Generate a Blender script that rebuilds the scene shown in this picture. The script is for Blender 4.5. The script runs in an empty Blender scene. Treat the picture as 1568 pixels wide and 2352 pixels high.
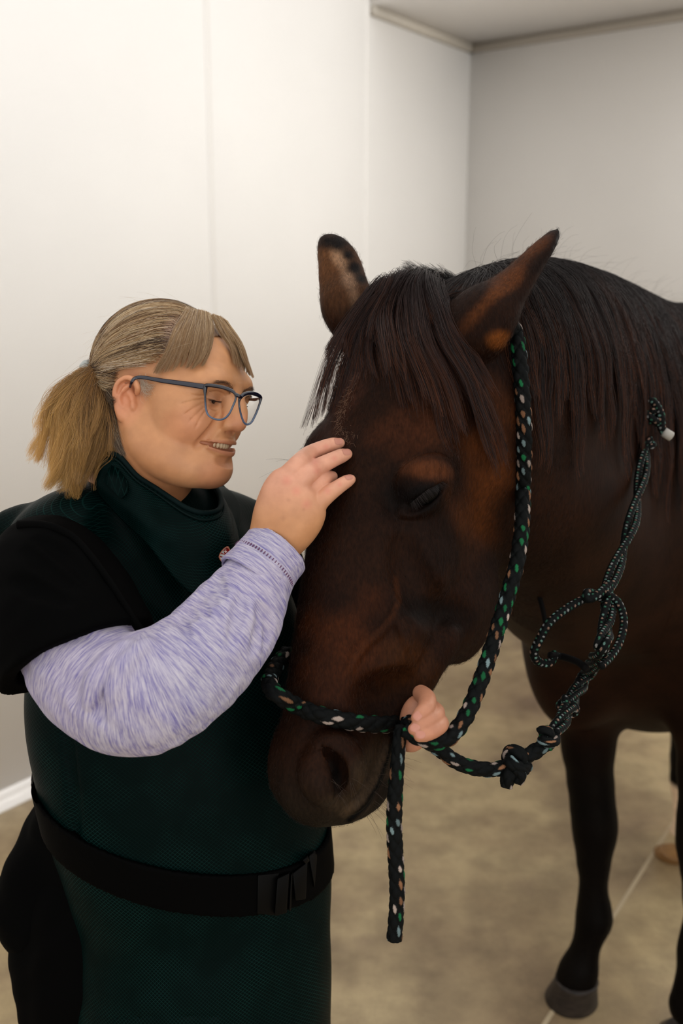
import bpy, math, random
import numpy as np
from mathutils import Vector, Matrix

# ------------------------------------------------------------------ camera, world, lights
F_PX, PITCH, CAM_H = 2300.0, math.radians(12.5), 1.75
SC = bpy.context.scene
COL = SC.collection
cam_data = bpy.data.cameras.new('camera')
cam_data.sensor_fit = 'VERTICAL'; cam_data.sensor_height = 36.0; cam_data.sensor_width = 24.0
cam_data.lens = 36.0 * F_PX / 2352.0
cam_data.clip_start = 0.05
cam_data.dof.use_dof = True; cam_data.dof.focus_distance = 1.27; cam_data.dof.aperture_fstop = 3.6
cam = bpy.data.objects.new('camera', cam_data); COL.objects.link(cam)
cam.location = (0, 0, CAM_H); cam.rotation_euler = (math.pi/2 - PITCH, 0, 0)
SC.camera = cam
SC.view_settings.view_transform = 'Standard'; SC.view_settings.look = 'None'
SC.view_settings.gamma = 1.0; SC.view_settings.use_curve_mapping = False
SC.view_settings.exposure = 0.0
SC.cycles.use_denoising = True
SC.cycles.max_bounces = 8; SC.cycles.diffuse_bounces = 4; SC.cycles.glossy_bounces = 3
SC.cycles.transparent_max_bounces = 12
SC.cycles_curves.shape = 'THICK' if hasattr(SC, 'cycles_curves') else 'THICK'

world = bpy.data.worlds.new('world'); SC.world = world; world.use_nodes = True
WBG = world.node_tree.nodes['Background']
WBG.inputs[0].default_value = (1.0, 0.98, 0.957, 1); WBG.inputs[1].default_value = 1.10

def area(name, loc, target, sx, sy, watts, col=(1, .985, .955)):
    d = bpy.data.lights.new(name, 'AREA'); d.shape = 'RECTANGLE'; d.size = sx; d.size_y = sy
    d.energy = watts; d.color = col
    o = bpy.data.objects.new(name, d); COL.objects.link(o); o.location = loc
    o.rotation_euler = (Vector(target) - Vector(loc)).to_track_quat('-Z', 'Y').to_euler()
    return o
area('ceiling_light_near', (0.9, 1.0, 4.3), (0.4, 1.8, 0), 2.2, 2.2, 8)
area('ceiling_light_far', (2.7, 3.3, 2.85), (1.2, 5.1, 2.0), 1.2, 1.2, 72)  # added off-frame fill that brightens the bay and the back wall
area('doorway_light', (1.2, -3.2, 1.5), (0.0, 3.6, 1.0), 4.4, 3.0, 42)  # added soft fill behind the camera, lifts the walls; no doorway is built

# ------------------------------------------------------------------ helpers
CP, SP = math.cos(PITCH), math.sin(PITCH)
VX = np.array([1., 0, 0]); VU = np.array([0, SP, CP]); VF = np.array([0, CP, -SP])
CAMP = np.array([0, 0, CAM_H])
def P(px, py, D):
    """the point of the room seen at a given depth along the camera's axis"""
    return CAMP + VX*((px-784)/F_PX*D) + VU*(-(py-1176)/F_PX*D) + VF*D
def PY(px, py, Y):
    r = VX*((px-784)/F_PX) + VU*(-(py-1176)/F_PX) + VF
    return CAMP + r*(Y/r[1])
def PFLOOR(px, py, z=0.0):
    r = VX*((px-784)/F_PX) + VU*(-(py-1176)/F_PX) + VF
    return CAMP + r*((z-CAM_H)/r[2])
def view(v):
    """a direction given as right / up / towards the viewer"""
    return VX*v[0] + VU*v[1] - VF*v[2]
def proj(p):
    q = np.asarray(p) - CAMP
    D = q @ VF
    return np.stack([784 + F_PX*(q @ VX)/D, 1176 - F_PX*(q @ VU)/D, D], -1)
def nrm(v):
    v = np.asarray(v, float); return v/(np.linalg.norm(v, axis=-1, keepdims=True)+1e-12)
def lin(r, g, b, a=1):
    f = lambda c: (c/255/12.92) if c/255 <= 0.04045 else ((c/255+0.055)/1.055)**2.4
    return (f(r), f(g), f(b), a)

def smin(a, b, k):
    h = np.maximum(k - np.abs(a-b), 0)/k
    return np.minimum(a, b) - h*h*k*0.25
def smax(a, b, k): return -smin(-a, -b, k)
def sstep(e0, e1, x):
    t = np.clip((x-e0)/(e1-e0), 0, 1); return t*t*(3-2*t)

class Solid:
    """a soft solid: ellipsoids and tapered limbs that melt into each other"""
    def __init__(s): s.ops = []
    def ell(s, c, r, R=None, k=.01, sub=False):
        c = np.asarray(c, float); r = np.asarray(r, float)
        if r.ndim == 0: r = np.array([r]*3)
        R = np.eye(3) if R is None else np.asarray(R, float)   # rows = axes
        m = float(max(r))
        def fn(p):
            q = (p - c) @ R.T
            k0 = np.sqrt(((q/r)**2).sum(-1)); k1 = np.sqrt(((q/r**2)**2).sum(-1))+1e-9
            return np.where(k0 < .02, -min(r), k0*(k0-1)/k1)
        s.ops.append((fn, c-m, c+m, k, sub)); return s
    def cap(s, a, b, ra, rb, k=.01, sub=False, side=None, flat=1.0):
        """limb from a to b; flat < 1 thins it along 'side'"""
        a = np.asarray(a, float); b = np.asarray(b, float); ab = b-a; L2 = ab @ ab + 1e-12
        m = max(ra, rb)
        if side is not None: side = nrm(side)
        def fn(p):
            t = np.clip(((p-a) @ ab)/L2, 0, 1)
            q = p - a - t[..., None]*ab
            r = ra+(rb-ra)*t
            if side is None: return np.sqrt((q*q).sum(-1)) - r
            u = q @ side; w2 = (q*q).sum(-1) - u*u
            k0 = np.sqrt(np.maximum(w2, 0)/(r*r) + (u/(flat*r))**2)
            k1 = np.sqrt(np.maximum(w2, 0)/r**4 + (u/(flat*r)**2)**2)+1e-9
            return np.where(k0 < .02, -r*flat, k0*(k0-1)/k1)
        s.ops.append((fn, np.minimum(a, b)-m, np.maximum(a, b)+m, k, sub)); return s
    def chain(s, pts, rad, k=.01, sub=False, side=None, flat=1.0):
        for i in range(len(pts)-1):
            f = flat if np.isscalar(flat) else (flat[i]+flat[i+1])/2
            s.cap(pts[i], pts[i+1], rad[i], rad[i+1], k, sub, side, f)
        return s
    def flow(s, pts, rad, n=14, k=.02, sub=False, side=None, flat=1.0):
        """a limb along a smooth curve through the points"""
        pts = np.asarray(pts, float); m = len(pts)
        rad = np.asarray(rad, float); fl = np.broadcast_to(np.asarray(flat, float), (m,))
        L = np.concatenate([[0], np.cumsum(np.linalg.norm(np.diff(pts, axis=0), axis=1))])
        q = spline(np.c_[pts, rad, fl], n)
        return s.chain(q[:, :3], np.maximum(q[:, 3], .0005), k, sub, side, q[:, 4])
    def hit(s, px, py, D0=.75, eps=0.0):
        """where the line of sight through a pixel first meets the solid, and the surface normal there"""
        r = nrm(VX*((px-784)/F_PX) + VU*(-(py-1176)/F_PX) + VF); t = D0
        for _ in range(160):
            d = s.at1(CAMP + r*t) - eps
            if abs(d) < 2e-4: break
            t += d*.7
            if t > 6: raise ValueError('no surface at %g %g' % (px, py))
        p = CAMP + r*t
        return p, s.grad(p)
    def shoot(s, o, d, eps=0.0, far=1.0):
        """first meeting of a ray with the solid"""
        o = np.asarray(o, float); d = nrm(d); t = 0.
        for _ in range(120):
            e = s.at1(o + d*t) - eps
            if abs(e) < 1e-4: break
            t += e*.8
            if t > far: break
        return o + d*t
    def plane(s, o, n, k=.005):
        """cut away everything on the side n points to"""
        o = np.asarray(o, float); n = nrm(n)
        s.ops.append((lambda p: -((p-o) @ n), np.array([-9.]*3), np.array([9.]*3), k, True)); return s
    def __add__(s, t):
        r = Solid(); r.ops = s.ops + t.ops; return r
    def at(s, p):
        p = np.asarray(p, float); d = np.full(p.shape[:-1], 9.)
        for fn, lo, hi, k, sub in s.ops:
            e = fn(p); d = smax(d, -e, k) if sub else smin(d, e, k)
        return d
    def at1(s, p, sel=None):
        if getattr(s, '_n', None) != len(s.ops):
            s._n = len(s.ops); s._lo = np.array([o[1] for o in s.ops]); s._hi = np.array([o[2] for o in s.ops]); s._sub = np.array([o[4] for o in s.ops])
            s._k = np.array([o[3] for o in s.ops])
        b = np.sqrt((np.maximum(np.maximum(s._lo-p, p-s._hi), 0)**2).sum(-1)); near = b < s._k*1.3+.01
        far = b[~near & ~s._sub]; d = 9. if not len(far) else float(far.min())
        d = max(d, .0); d0 = 9.
        for i in np.nonzero(near)[0]:
            fn, lo, hi, k, sub = s.ops[i]; e = float(fn(p)); d0 = smax(d0, -e, k) if sub else smin(d0, e, k)
        return min(float(d0), d) if d0 < 8 else d
    def grad(s, p, h=.0015):
        p = np.asarray(p, float)
        if p.ndim == 1:
            return nrm(np.array([s.at1(p+np.eye(3)[i]*h) - s.at1(p-np.eye(3)[i]*h) for i in range(3)]))
        g = np.stack([s.at(p+np.eye(3)[i]*h) - s.at(p-np.eye(3)[i]*h) for i in range(3)], -1)
        return nrm(g)
    def grid(s, vox, lo=None, hi=None):
        los = [o[1] for o in s.ops if not o[4]]; his = [o[2] for o in s.ops if not o[4]]
        if lo is None: lo = np.min(los, 0) - 4*vox
        if hi is None: hi = np.max(his, 0) + 4*vox
        return Grid(s, np.asarray(lo, float), np.asarray(hi, float), vox)

class Grid:
    def __init__(s, solid, lo, hi, vox):
        s.lo, s.v = lo, vox
        n = np.ceil((hi-lo)/vox).astype(int)+1
        s.ax = [lo[i] + vox*np.arange(n[i]) for i in range(3)]
        s.g = np.full(n, 9., np.float32)
        for fn, a, b, k, sub in solid.ops:
            m = k*1.6 + 3*vox
            i0 = np.clip(np.floor((a-m-lo)/vox).astype(int), 0, n); i1 = np.clip(np.ceil((b+m-lo)/vox).astype(int)+1, 0, n)
            if (i1 <= i0).any(): continue
            sl = tuple(slice(i0[i], i1[i]) for i in range(3))
            step = max(1, int(600000/((i1[1]-i0[1])*(i1[2]-i0[2]))))
            for x0 in range(i0[0], i1[0], step):
                x1 = min(i1[0], x0+step)
                X = np.stack(np.meshgrid(s.ax[0][x0:x1], s.ax[1][sl[1]], s.ax[2][sl[2]], indexing='ij'), -1)
                e = fn(X); cur = s.g[x0:x1, sl[1], sl[2]]
                s.g[x0:x1, sl[1], sl[2]] = smax(cur, -e, k) if sub else smin(cur, e, k)
    def sample(s, p):
        q = (np.asarray(p, float)-s.lo)/s.v
        n = np.array(s.g.shape)
        q = np.clip(q, 0, n-1.001); i = q.astype(int); f = q-i; r = 0
        for dx in (0, 1):
            for dy in (0, 1):
                for dz in (0, 1):
                    w = (f[..., 0] if dx else 1-f[..., 0])*(f[..., 1] if dy else 1-f[..., 1])*(f[..., 2] if dz else 1-f[..., 2])
                    r = r + w*s.g[i[..., 0]+dx, i[..., 1]+dy, i[..., 2]+dz]
        return r
    def grad(s, p):
        h = s.v*1.5
        return nrm(np.stack([s.sample(p+np.eye(3)[i]*h)-s.sample(p-np.eye(3)[i]*h) for i in range(3)], -1))
    def push(s, p, eps=0.0, it=2):
        """lift points that are inside the solid (or nearer than eps) out of it"""
        for _ in range(it):
            d = s.sample(p); p = p + s.grad(p)*np.maximum(eps-d, 0)[..., None]
        return p
    def surf(s, p, eps=0.0, it=6):
        for _ in range(it):
            d = s.sample(p); p = p - s.grad(p)*np.clip(d-eps, -.03, .03)[..., None]
        return p
    def mesh(s, keep=None):
        """surface nets; returns vertices and quads"""
        g = s.g; S = g < 0; nx, ny, nz = g.shape
        idx = -np.ones((nx-1, ny-1, nz-1), np.int64)
        c = np.zeros((nx-1, ny-1, nz-1), np.int8)
        for dx in (0, 1):
            for dy in (0, 1):
                for dz in (0, 1):
                    c += S[dx:nx-1+dx, dy:ny-1+dy, dz:nz-1+dz]
        act = (c > 0) & (c < 8)
        A = np.argwhere(act); idx[act] = np.arange(len(A))
        V = np.zeros((len(A), 3)); W = np.zeros(len(A))
        cor = [(0,0,0),(1,0,0),(0,1,0),(1,1,0),(0,0,1),(1,0,1),(0,1,1),(1,1,1)]
        val = [g[A[:,0]+a, A[:,1]+b, A[:,2]+d] for a, b, d in cor]
        for i, j in ((0,1),(2,3),(4,5),(6,7),(0,2),(1,3),(4,6),(5,7),(0,4),(1,5),(2,6),(3,7)):
            m = (val[i] < 0) != (val[j] < 0)
            den = np.where(m, val[i]-val[j], 1.0); t = np.where(m, val[i]/den, 0)
            pi = np.array(cor[i], float); pj = np.array(cor[j], float)
            V += np.where(m[:, None], pi + t[:, None]*(pj-pi), 0); W += m
        V = (V/W[:, None] + A)*s.v + s.lo
        Q = []
        for ax in range(3):
            sl0 = [slice(None)]*3; sl1 = [slice(None)]*3; sl0[ax] = slice(0, -1); sl1[ax] = slice(1, None)
            a = S[tuple(sl0)]; b = S[tuple(sl1)]
            E = np.argwhere(a != b); u, v = [(1, 2), (2, 0), (0, 1)][ax]
            E = E[(E[:, u] > 0) & (E[:, v] > 0) & (E[:, u] < g.shape[u]-1) & (E[:, v] < g.shape[v]-1)]
            fl = a[E[:, 0], E[:, 1], E[:, 2]]
            def at(du, dv):
                F = E.copy(); F[:, u] -= du; F[:, v] -= dv; return idx[F[:, 0], F[:, 1], F[:, 2]]
            q = np.stack([at(1, 1), at(0, 1), at(0, 0), at(1, 0)], 1)
            q[~fl] = q[~fl][:, ::-1]
            Q.append(q)
        Q = np.concatenate(Q); Q = Q[(Q >= 0).all(1)]
        if keep is not None:
            kv = keep(V); Q = Q[kv[Q].all(1)]
            used = np.unique(Q); mp = -np.ones(len(V), int); mp[used] = np.arange(len(used)); V = V[used]; Q = mp[Q]
        return V, Q

def vnormals(V, Q):
    N = np.zeros_like(V); n = np.cross(V[Q[:, 2]]-V[Q[:, 0]], V[Q[:, 3 if Q.shape[1] == 4 else 1]]-V[Q[:, 1 if Q.shape[1] == 4 else 0]])
    if Q.shape[1] == 3: n = np.cross(V[Q[:, 1]]-V[Q[:, 0]], V[Q[:, 2]]-V[Q[:, 0]])
    for j in range(Q.shape[1]): 
        for a in range(3): N[:, a] += np.bincount(Q[:, j], n[:, a], len(V))
    return nrm(N)
def relax(V, Q, it=1, w=.5):
    for _ in range(it):
        S = np.zeros_like(V); c = np.zeros(len(V))
        for a, b in ((0, 1), (1, 2), (2, 3), (3, 0)):
            for i, j in ((a, b), (b, a)):
                for ax in range(3): S[:, ax] += np.bincount(Q[:, i], V[Q[:, j], ax], len(V))
                c += np.bincount(Q[:, i], None, len(V))
        V = V + w*(S/np.maximum(c, 1)[:, None]-V)
    return V
def merge(*VQ):
    Vs, Qs, n = [], [], 0
    for V, Q in VQ: Vs.append(V); Qs.append(Q+n); n += len(V)
    return np.concatenate(Vs), np.concatenate(Qs)

def obj(name, V, Q, mats, parent=None, col=None, attrs=None, fmat=None, smooth=True):
    me = bpy.data.meshes.new(name); V = np.asarray(V, np.float32); Q = np.asarray(Q, np.int32)
    n = Q.shape[1]
    me.vertices.add(len(V)); me.vertices.foreach_set('co', V.ravel())
    keep = np.ones(Q.shape, bool)
    if n == 4: keep[:, 3] = Q[:, 3] != Q[:, 2]                  # four corners, or three where the last is repeated
    tot = keep.sum(1).astype(np.int32); flat = Q[keep]
    me.loops.add(len(flat)); me.loops.foreach_set('vertex_index', flat)
    me.polygons.add(len(Q)); me.polygons.foreach_set('loop_start', (np.cumsum(tot)-tot).astype(np.int32))
    me.polygons.foreach_set('loop_total', tot)
    if fmat is not None: me.polygons.foreach_set('material_index', np.asarray(fmat, np.int32))
    me.update(calc_edges=True)
    if smooth: me.polygons.foreach_set('use_smooth', np.ones(len(Q), bool))
    if col is not None:
        a = me.attributes.new('tint', 'FLOAT_COLOR', 'POINT')
        c = np.asarray(col, np.float32); c = np.concatenate([c, np.ones((len(c), 1), np.float32)], 1) if c.shape[1] == 3 else c
        a.data.foreach_set('color', c.ravel())
    for k, v in (attrs or {}).items():
        a = me.attributes.new(k, 'FLOAT_VECTOR', 'POINT'); a.data.foreach_set('vector', np.asarray(v, np.float32).ravel())
    for m in (mats if isinstance(mats, (list, tuple)) else [mats]): me.materials.append(m)
    me.validate()
    o = bpy.data.objects.new(name, me); COL.objects.link(o)
    return under(o, parent)
def under(o, parent):
    if parent is not None:
        o.parent = parent
        if parent.type == 'EMPTY': o.matrix_parent_inverse = Matrix.Translation(-parent.location)
    return o
def tag(o, label=None, cat=None, group=None, kind=None):
    if label: o['label'] = label
    if cat: o['category'] = cat
    if group: o['group'] = group
    if kind: o['kind'] = kind
    return o
def thing(name, label, cat, loc=(0, 0, 0), group=None):
    o = bpy.data.objects.new(name, None); COL.objects.link(o); o.empty_display_size = .1
    # the parts are modelled in room coordinates, so the empty stays unscaled and the parts are shifted back
    o.location = loc; return tag(o, label, cat, group)
def hair(name, strands, radii, mat, parent=None, col=None):
    """strands: (n, m, 3); radii: (m,) or (n, m)"""
    n, m, _ = strands.shape
    hc = bpy.data.hair_curves.new(name); hc.add_curves([m]*n)
    hc.attributes['position'].data.foreach_set('vector', strands.astype(np.float32).ravel()) if 'position' in hc.attributes else hc.position_data.foreach_set('vector', strands.astype(np.float32).ravel())
    r = np.broadcast_to(np.asarray(radii, np.float32), (n, m)).ravel()
    a = hc.attributes.get('radius') or hc.attributes.new('radius', 'FLOAT', 'POINT'); a.data.foreach_set('value', np.ascontiguousarray(r))
    if col is not None:
        a = hc.attributes.new('tint', 'FLOAT_COLOR', 'POINT')
        c = np.ones((n, m, 4), np.float32); c[..., :3] = col if col.ndim == 3 else col[:, None, :]
        a.data.foreach_set('color', c.ravel())
    hc.materials.append(mat)
    o = bpy.data.objects.new(name, hc); COL.objects.link(o)
    return under(o, parent)

# materials ---------------------------------------------------------
class NT:
    def __init__(s, name):
        s.m = bpy.data.materials.new(name); s.m.use_nodes = True; s.t = s.m.node_tree; s.b = s.t.nodes['Principled BSDF']
    def n(s, typ, **kw):
        x = s.t.nodes.new(typ)
        for k, v in kw.items():
            if k.startswith('i_'):
                key = k[2:]; key = int(key) if key.isdigit() else key
                x.inputs[key].default_value = v
            else: setattr(x, k, v)
        return x
    def l(s, a, ao, b, bi): s.t.links.new(a.outputs[ao], b.inputs[bi])
    def set(s, **kw):
        for k, v in kw.items(): s.b.inputs[k.replace('_', ' ')].default_value = v
        return s
    def mapping(s, scale=(1, 1, 1), src='Object', rot=(0, 0, 0)):
        if src in ('Object', 'Generated', 'UV'): c = s.n('ShaderNodeTexCoord'); out = src
        else: c = s.n('ShaderNodeAttribute', attribute_name=src); out = 'Vector'
        mp = s.n('ShaderNodeMapping'); mp.inputs['Scale'].default_value = scale; mp.inputs['Rotation'].default_value = rot
        s.l(c, out, mp, 'Vector'); return mp
    def noise(s, scale, detail=4, vec=None, rough=.5):
        x = s.n('ShaderNodeTexNoise'); x.inputs['Scale'].default_value = scale; x.inputs['Detail'].default_value = detail
        x.inputs['Roughness'].default_value = rough
        if vec: s.l(vec, 'Vector', x, 'Vector')
        return x
    def ramp(s, src, out, stops):
        r = s.n('ShaderNodeValToRGB'); e = r.color_ramp.elements
        while len(e) < len(stops): e.new(.5)
        for el, (p, c) in zip(e, stops): el.position = p; el.color = c
        s.l(src, out, r, 'Fac'); return r
    def mix(s, a, ao, b, bo, fac=.5, mode='MIX', facsrc=None):
        x = s.n('ShaderNodeMix', data_type='RGBA', blend_type=mode); x.inputs['Factor'].default_value = fac
        if a is not None: s.t.links.new(a.outputs[ao], x.inputs[6])
        if b is not None: s.t.links.new(b.outputs[bo], x.inputs[7])
        if facsrc: s.t.links.new(facsrc[0].outputs[facsrc[1]], x.inputs[0])
        return x
    def bump(s, src, out, strength, dist, prev=None):
        x = s.n('ShaderNodeBump'); x.inputs['Strength'].default_value = strength; x.inputs['Distance'].default_value = dist
        s.l(src, out, x, 'Height')
        if prev: s.l(prev, 'Normal', x, 'Normal')
        s.l(x, 'Normal', s.b, 'Normal'); return x

def plain(name, rgb, rough=.5, bump=0, bscale=200, **kw):
    m = NT(name); m.set(Base_Color=rgb, Roughness=rough, **kw)
    if bump:
        x = m.noise(bscale, 3, m.mapping()); m.bump(x, 'Fac', bump, .002)
    return m.m

def tint_mat(name, rough=.5, bump=0, bscale=300, vary=.0, **kw):
    """colour from the mesh's own painted tint"""
    m = NT(name); m.set(Roughness=rough, **kw)
    a = m.n('ShaderNodeAttribute', attribute_name='tint')
    if vary:
        x = m.noise(bscale*.3, 4, m.mapping()); r = m.ramp(x, 'Fac', [(.3, (1-vary,)*3+(1,)), (.7, (1+vary,)*3+(1,))])
        mm = m.mix(a, 'Color', r, 'Color', 1.0, 'MULTIPLY'); m.t.links.new(mm.outputs[2], m.b.inputs['Base Color'])
    else: m.l(a, 'Color', m.b, 'Base Color')
    if bump:
        x = m.noise(bscale, 3, m.mapping()); m.bump(x, 'Fac', bump, .001)
    return m.m

def box(c, ax, half):
    """box with centre c, axes (rows) and half sizes"""
    c = np.asarray(c, float); V = []
    for i in (-1, 1):
        for j in (-1, 1):
            for k in (-1, 1): V.append(c + ax[0]*half[0]*i + ax[1]*half[1]*j + ax[2]*half[2]*k)
    Q = [(0,1,3,2),(4,6,7,5),(0,4,5,1),(2,3,7,6),(0,2,6,4),(1,5,7,3)]
    return np.array(V), np.array(Q)
def spline(pts, n, closed=False):
    """smooth curve through the points, evenly spaced"""
    p = np.asarray(pts, float); m = len(p)
    idx = lambda i: p[i % m] if closed else p[min(max(i, 0), m-1)]
    out = []; seg = m if closed else m-1
    for i in range(seg):
        a, b, c, d = idx(i-1), idx(i), idx(i+1), idx(i+2)
        if not closed and i == 0: a = 2*b-c
        if not closed and i == seg-1: d = 2*c-b
        t = np.linspace(0, 1, 24, endpoint=False)[:, None]
        out.append(.5*((2*b)+(-a+c)*t+(2*a-5*b+4*c-d)*t**2+(-a+3*b-3*c+d)*t**3))
    out = np.concatenate(out+[p[:1] if closed else p[-1:]])
    L = np.concatenate([[0], np.cumsum(np.linalg.norm(np.diff(out, axis=0), axis=1))])
    s = np.linspace(0, L[-1], n)
    return np.stack([np.interp(s, L, out[:, a]) for a in range(out.shape[1])], -1)
def frames(c, up=None):
    T = nrm(np.gradient(c, axis=0)); n0 = np.array(up if up is not None else [0, 0, 1.]);
    if abs(n0 @ T[0]) > .9: n0 = np.array([1., 0, 0])
    N = np.zeros_like(c); N[0] = nrm(n0 - T[0]*(n0 @ T[0]))
    for i in range(1, len(c)): N[i] = nrm(N[i-1]-T[i]*(N[i-1] @ T[i]))
    return T, N, np.cross(T, N)
def tube(c, r, seg=16, cap=True, flat=1.0, up=None):
    """tube along the points c; r scalar or per point"""
    T, N, B = frames(c, up); m = len(c); r = np.broadcast_to(np.asarray(r, float), (m,))
    a = np.linspace(0, 2*np.pi, seg, endpoint=False)
    V = (c[:, None] + (np.cos(a)[None, :, None]*N[:, None]*flat + np.sin(a)[None, :, None]*B[:, None])*r[:, None, None]).reshape(-1, 3)
    i = np.arange(m-1)[:, None]*seg; j = np.arange(seg)[None]; k = (j+1) % seg
    Q = np.stack([i+j, i+k, i+seg+k, i+seg+j], -1).reshape(-1, 4)
    if cap:
        n = len(V); V = np.concatenate([V, c[:1]-T[:1]*r[0]*.3, c[-1:]+T[-1:]*r[-1]*.3])
        j = np.arange(seg); k = (j+1) % seg
        Q = np.concatenate([Q, np.stack([k, j, np.full(seg, n), np.full(seg, n)], -1)[:, [0, 1, 2, 3]], np.stack([(m-1)*seg+j, (m-1)*seg+k, np.full(seg, n+1), np.full(seg, n+1)], -1)])
    return V, Q
# ------------------------------------------------------------------ the room
def room():
    corner = PFLOOR(1048, 1357); corner[2] = 0
    dl = nrm(VX*((2517-784)/F_PX) + VU*(-(667-1176)/F_PX) + VF); dl[2] = 0; dl = nrm(dl)      # left wall runs this way, away from the viewer
    dr = np.array([dl[1], -dl[0], 0])                                                      # right wall runs this way, towards the right
    up = np.array([0, 0, 1.])
    nl, nr_ = dr, -dl                                                                         # inward normals
    # soffit height: the corner seen at y = 100
    yc = corner[1]; hs = PY(1048, 103, yc)[2]
    # white painted panel walls
    w = NT('white_wall_panel'); mp = w.mapping((1, 1, 1))
    a = w.noise(1.3, 3, mp); r = w.ramp(a, 'Fac', [(.3, lin(233, 230, 226)), (.7, lin(238, 235, 231))]); w.l(r, 'Color', w.b, 'Base Color')
    b = w.noise(60, 4, mp); w.bump(b, 'Fac', .06, .002); w.set(Roughness=.8, Specular_IOR_Level=.2)
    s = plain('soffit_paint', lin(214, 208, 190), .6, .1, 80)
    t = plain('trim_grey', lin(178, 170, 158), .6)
    H = 3.95
    L = 6.5
    def wall(name, o, d, n, ln, h0, h1, m, thick=.12):
        c = o + d*ln/2 - n*thick/2 + up*(h0+h1)/2
        V, Q = box((0, 0, 0), np.eye(3), (abs(ln)/2, thick/2, (h1-h0)/2))
        o = obj(name, V, Q, m, smooth=False); o.location = c; o.rotation_euler = (0, 0, math.atan2(d[1], d[0]))
        return tag(o, kind='structure')
    wall('wall_left', corner, -dl, nl, L, 0, H, w.m)
    wall('wall_back', corner - dr*0, dr, nr_, 5.0, 0, H, w.m)
    # soffit over the bay at the back: front edge at (850,25)
    p = None
    lo, hi = .1, 4.0
    for _ in range(60):
        m = (lo+hi)/2; x = proj(corner - dl*m + up*hs)[0]
        if x > 850: lo = m
        else: hi = m
    dep = lo
    c = corner - dl*dep/2 + dr*2.5 + up*(hs+(H-hs)/2)
    V, Q = box(c, np.array([dl, dr, up]), (dep/2, 2.5, (H-hs)/2))
    fm = np.zeros(6, int)
    o = tag(obj('ceiling_soffit', V, Q, [s, w.m], smooth=False), kind='structure'); 
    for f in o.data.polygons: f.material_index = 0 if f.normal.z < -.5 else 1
    # strips between soffit and walls; their grey stands in for shadow gap and sealant
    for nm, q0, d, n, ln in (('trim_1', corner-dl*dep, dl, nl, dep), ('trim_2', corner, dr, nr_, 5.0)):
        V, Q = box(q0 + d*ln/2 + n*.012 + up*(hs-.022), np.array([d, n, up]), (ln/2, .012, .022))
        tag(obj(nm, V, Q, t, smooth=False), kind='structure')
    # joints of the wall panels
    k = 3; jm = plain('joint_strip', lin(230, 226, 221), .8, Specular_IOR_Level=.2)
    for px, wd in ((493, .030), (840, .012)):
        lo, hi = .0, 6.
        for _ in range(60):
            m = (lo+hi)/2; x = proj(corner - dl*m + up*1.6)[0]
            if x > px: lo = m
            else: hi = m
        V, Q = box(corner - dl*lo + nl*.0 + up*(H/2), np.array([dl, nl, up]), (wd/2, .0007, H/2))
        tag(obj('trim_%d' % k, V, Q, jm, smooth=False), kind='structure'); k += 1
    # cove skirting along the left wall
    prof = [(0, .055), (.006, .052), (.012, .03), (.022, .012), (.04, .004), (.048, 0), (0, 0)]
    V = []; 
    for q in (corner, corner - dl*L): V += [q + nl*a + up*b for a, b in prof]
    n = len(prof); Q = [(i, (i+1) % n, n+(i+1) % n, n+i) for i in range(n)]
    tag(obj('baseboard_left', np.array(V), np.array(Q), plain('skirting_white', lin(238, 234, 230), .3), smooth=False), kind='structure')
    V = []
    for q in (corner, corner + dr*5): V += [q + nr_*a + up*b for a, b in prof]
    tag(obj('baseboard_back', np.array(V), np.array(Q), bpy.data.materials['skirting_white'], smooth=False), kind='structure')
    # sealed concrete floor
    f = NT('sealed_concrete'); mp = f.mapping((1, 1, 1))
    a = f.noise(1.6, 6, mp, .6); r = f.ramp(a, 'Fac', [(.30, lin(134, 112, 88)), (.43, lin(168, 147, 113)), (.55, lin(186, 166, 128)), (.70, lin(150, 128, 104))])
    a2 = f.noise(7, 8, mp, .65); r2 = f.ramp(a2, 'Fac', [(.34, (.70, .68, .66, 1)), (.60, (1.04, 1.03, 1.0, 1))])
    mm = f.mix(r, 'Color', r2, 'Color', 1, 'MULTIPLY')
    a4 = f.noise(.9, 3, mp, .5); r4 = f.ramp(a4, 'Fac', [(.40, (.66, .62, .62, 1)), (.50, (1, 1, 1, 1))]); mm = f.mix(mm, 2, r4, 'Color', 1, 'MULTIPLY')
    a3 = f.noise(220, 3, mp); r3 = f.ramp(a3, 'Fac', [(.35, (.9, .9, .9, 1)), (.6, (1.02, 1.02, 1.02, 1))])
    m2 = f.n('ShaderNodeMix', data_type='RGBA', blend_type='MULTIPLY'); m2.inputs[0].default_value = 1
    f.t.links.new(mm.outputs[2], m2.inputs[6]); f.l(r3, 'Color', m2, 7); f.t.links.new(m2.outputs[2], f.b.inputs['Base Color'])
    rr = f.ramp(a2, 'Fac', [(.3, (.5,)*3+(1,)), (.7, (.33,)*3+(1,))]); f.l(rr, 'Color', f.b, 'Roughness')
    f.bump(a3, 'Fac', .08, .002); 
    V = np.array([(-6, -3, 0), (7, -3, 0), (7, 9, 0), (-6, 9, 0), (-6, -3, -.1), (7, -3, -.1), (7, 9, -.1), (-6, 9, -.1)], float)
    Q = np.array([(0, 1, 2, 3), (7, 6, 5, 4), (0, 4, 5, 1), (1, 5, 6, 2), (2, 6, 7, 3), (3, 7, 4, 0)])
    tag(obj('floor', V, Q, f.m, smooth=False), kind='structure')
    # sealed saw-cut joint in the concrete
    a = PFLOOR(1250, 2352); b = PFLOOR(1535, 1905); d = nrm(b-a); sd = np.array([-d[1], d[0], 0])
    A, B = a-d*1.5, b+d*3
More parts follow.
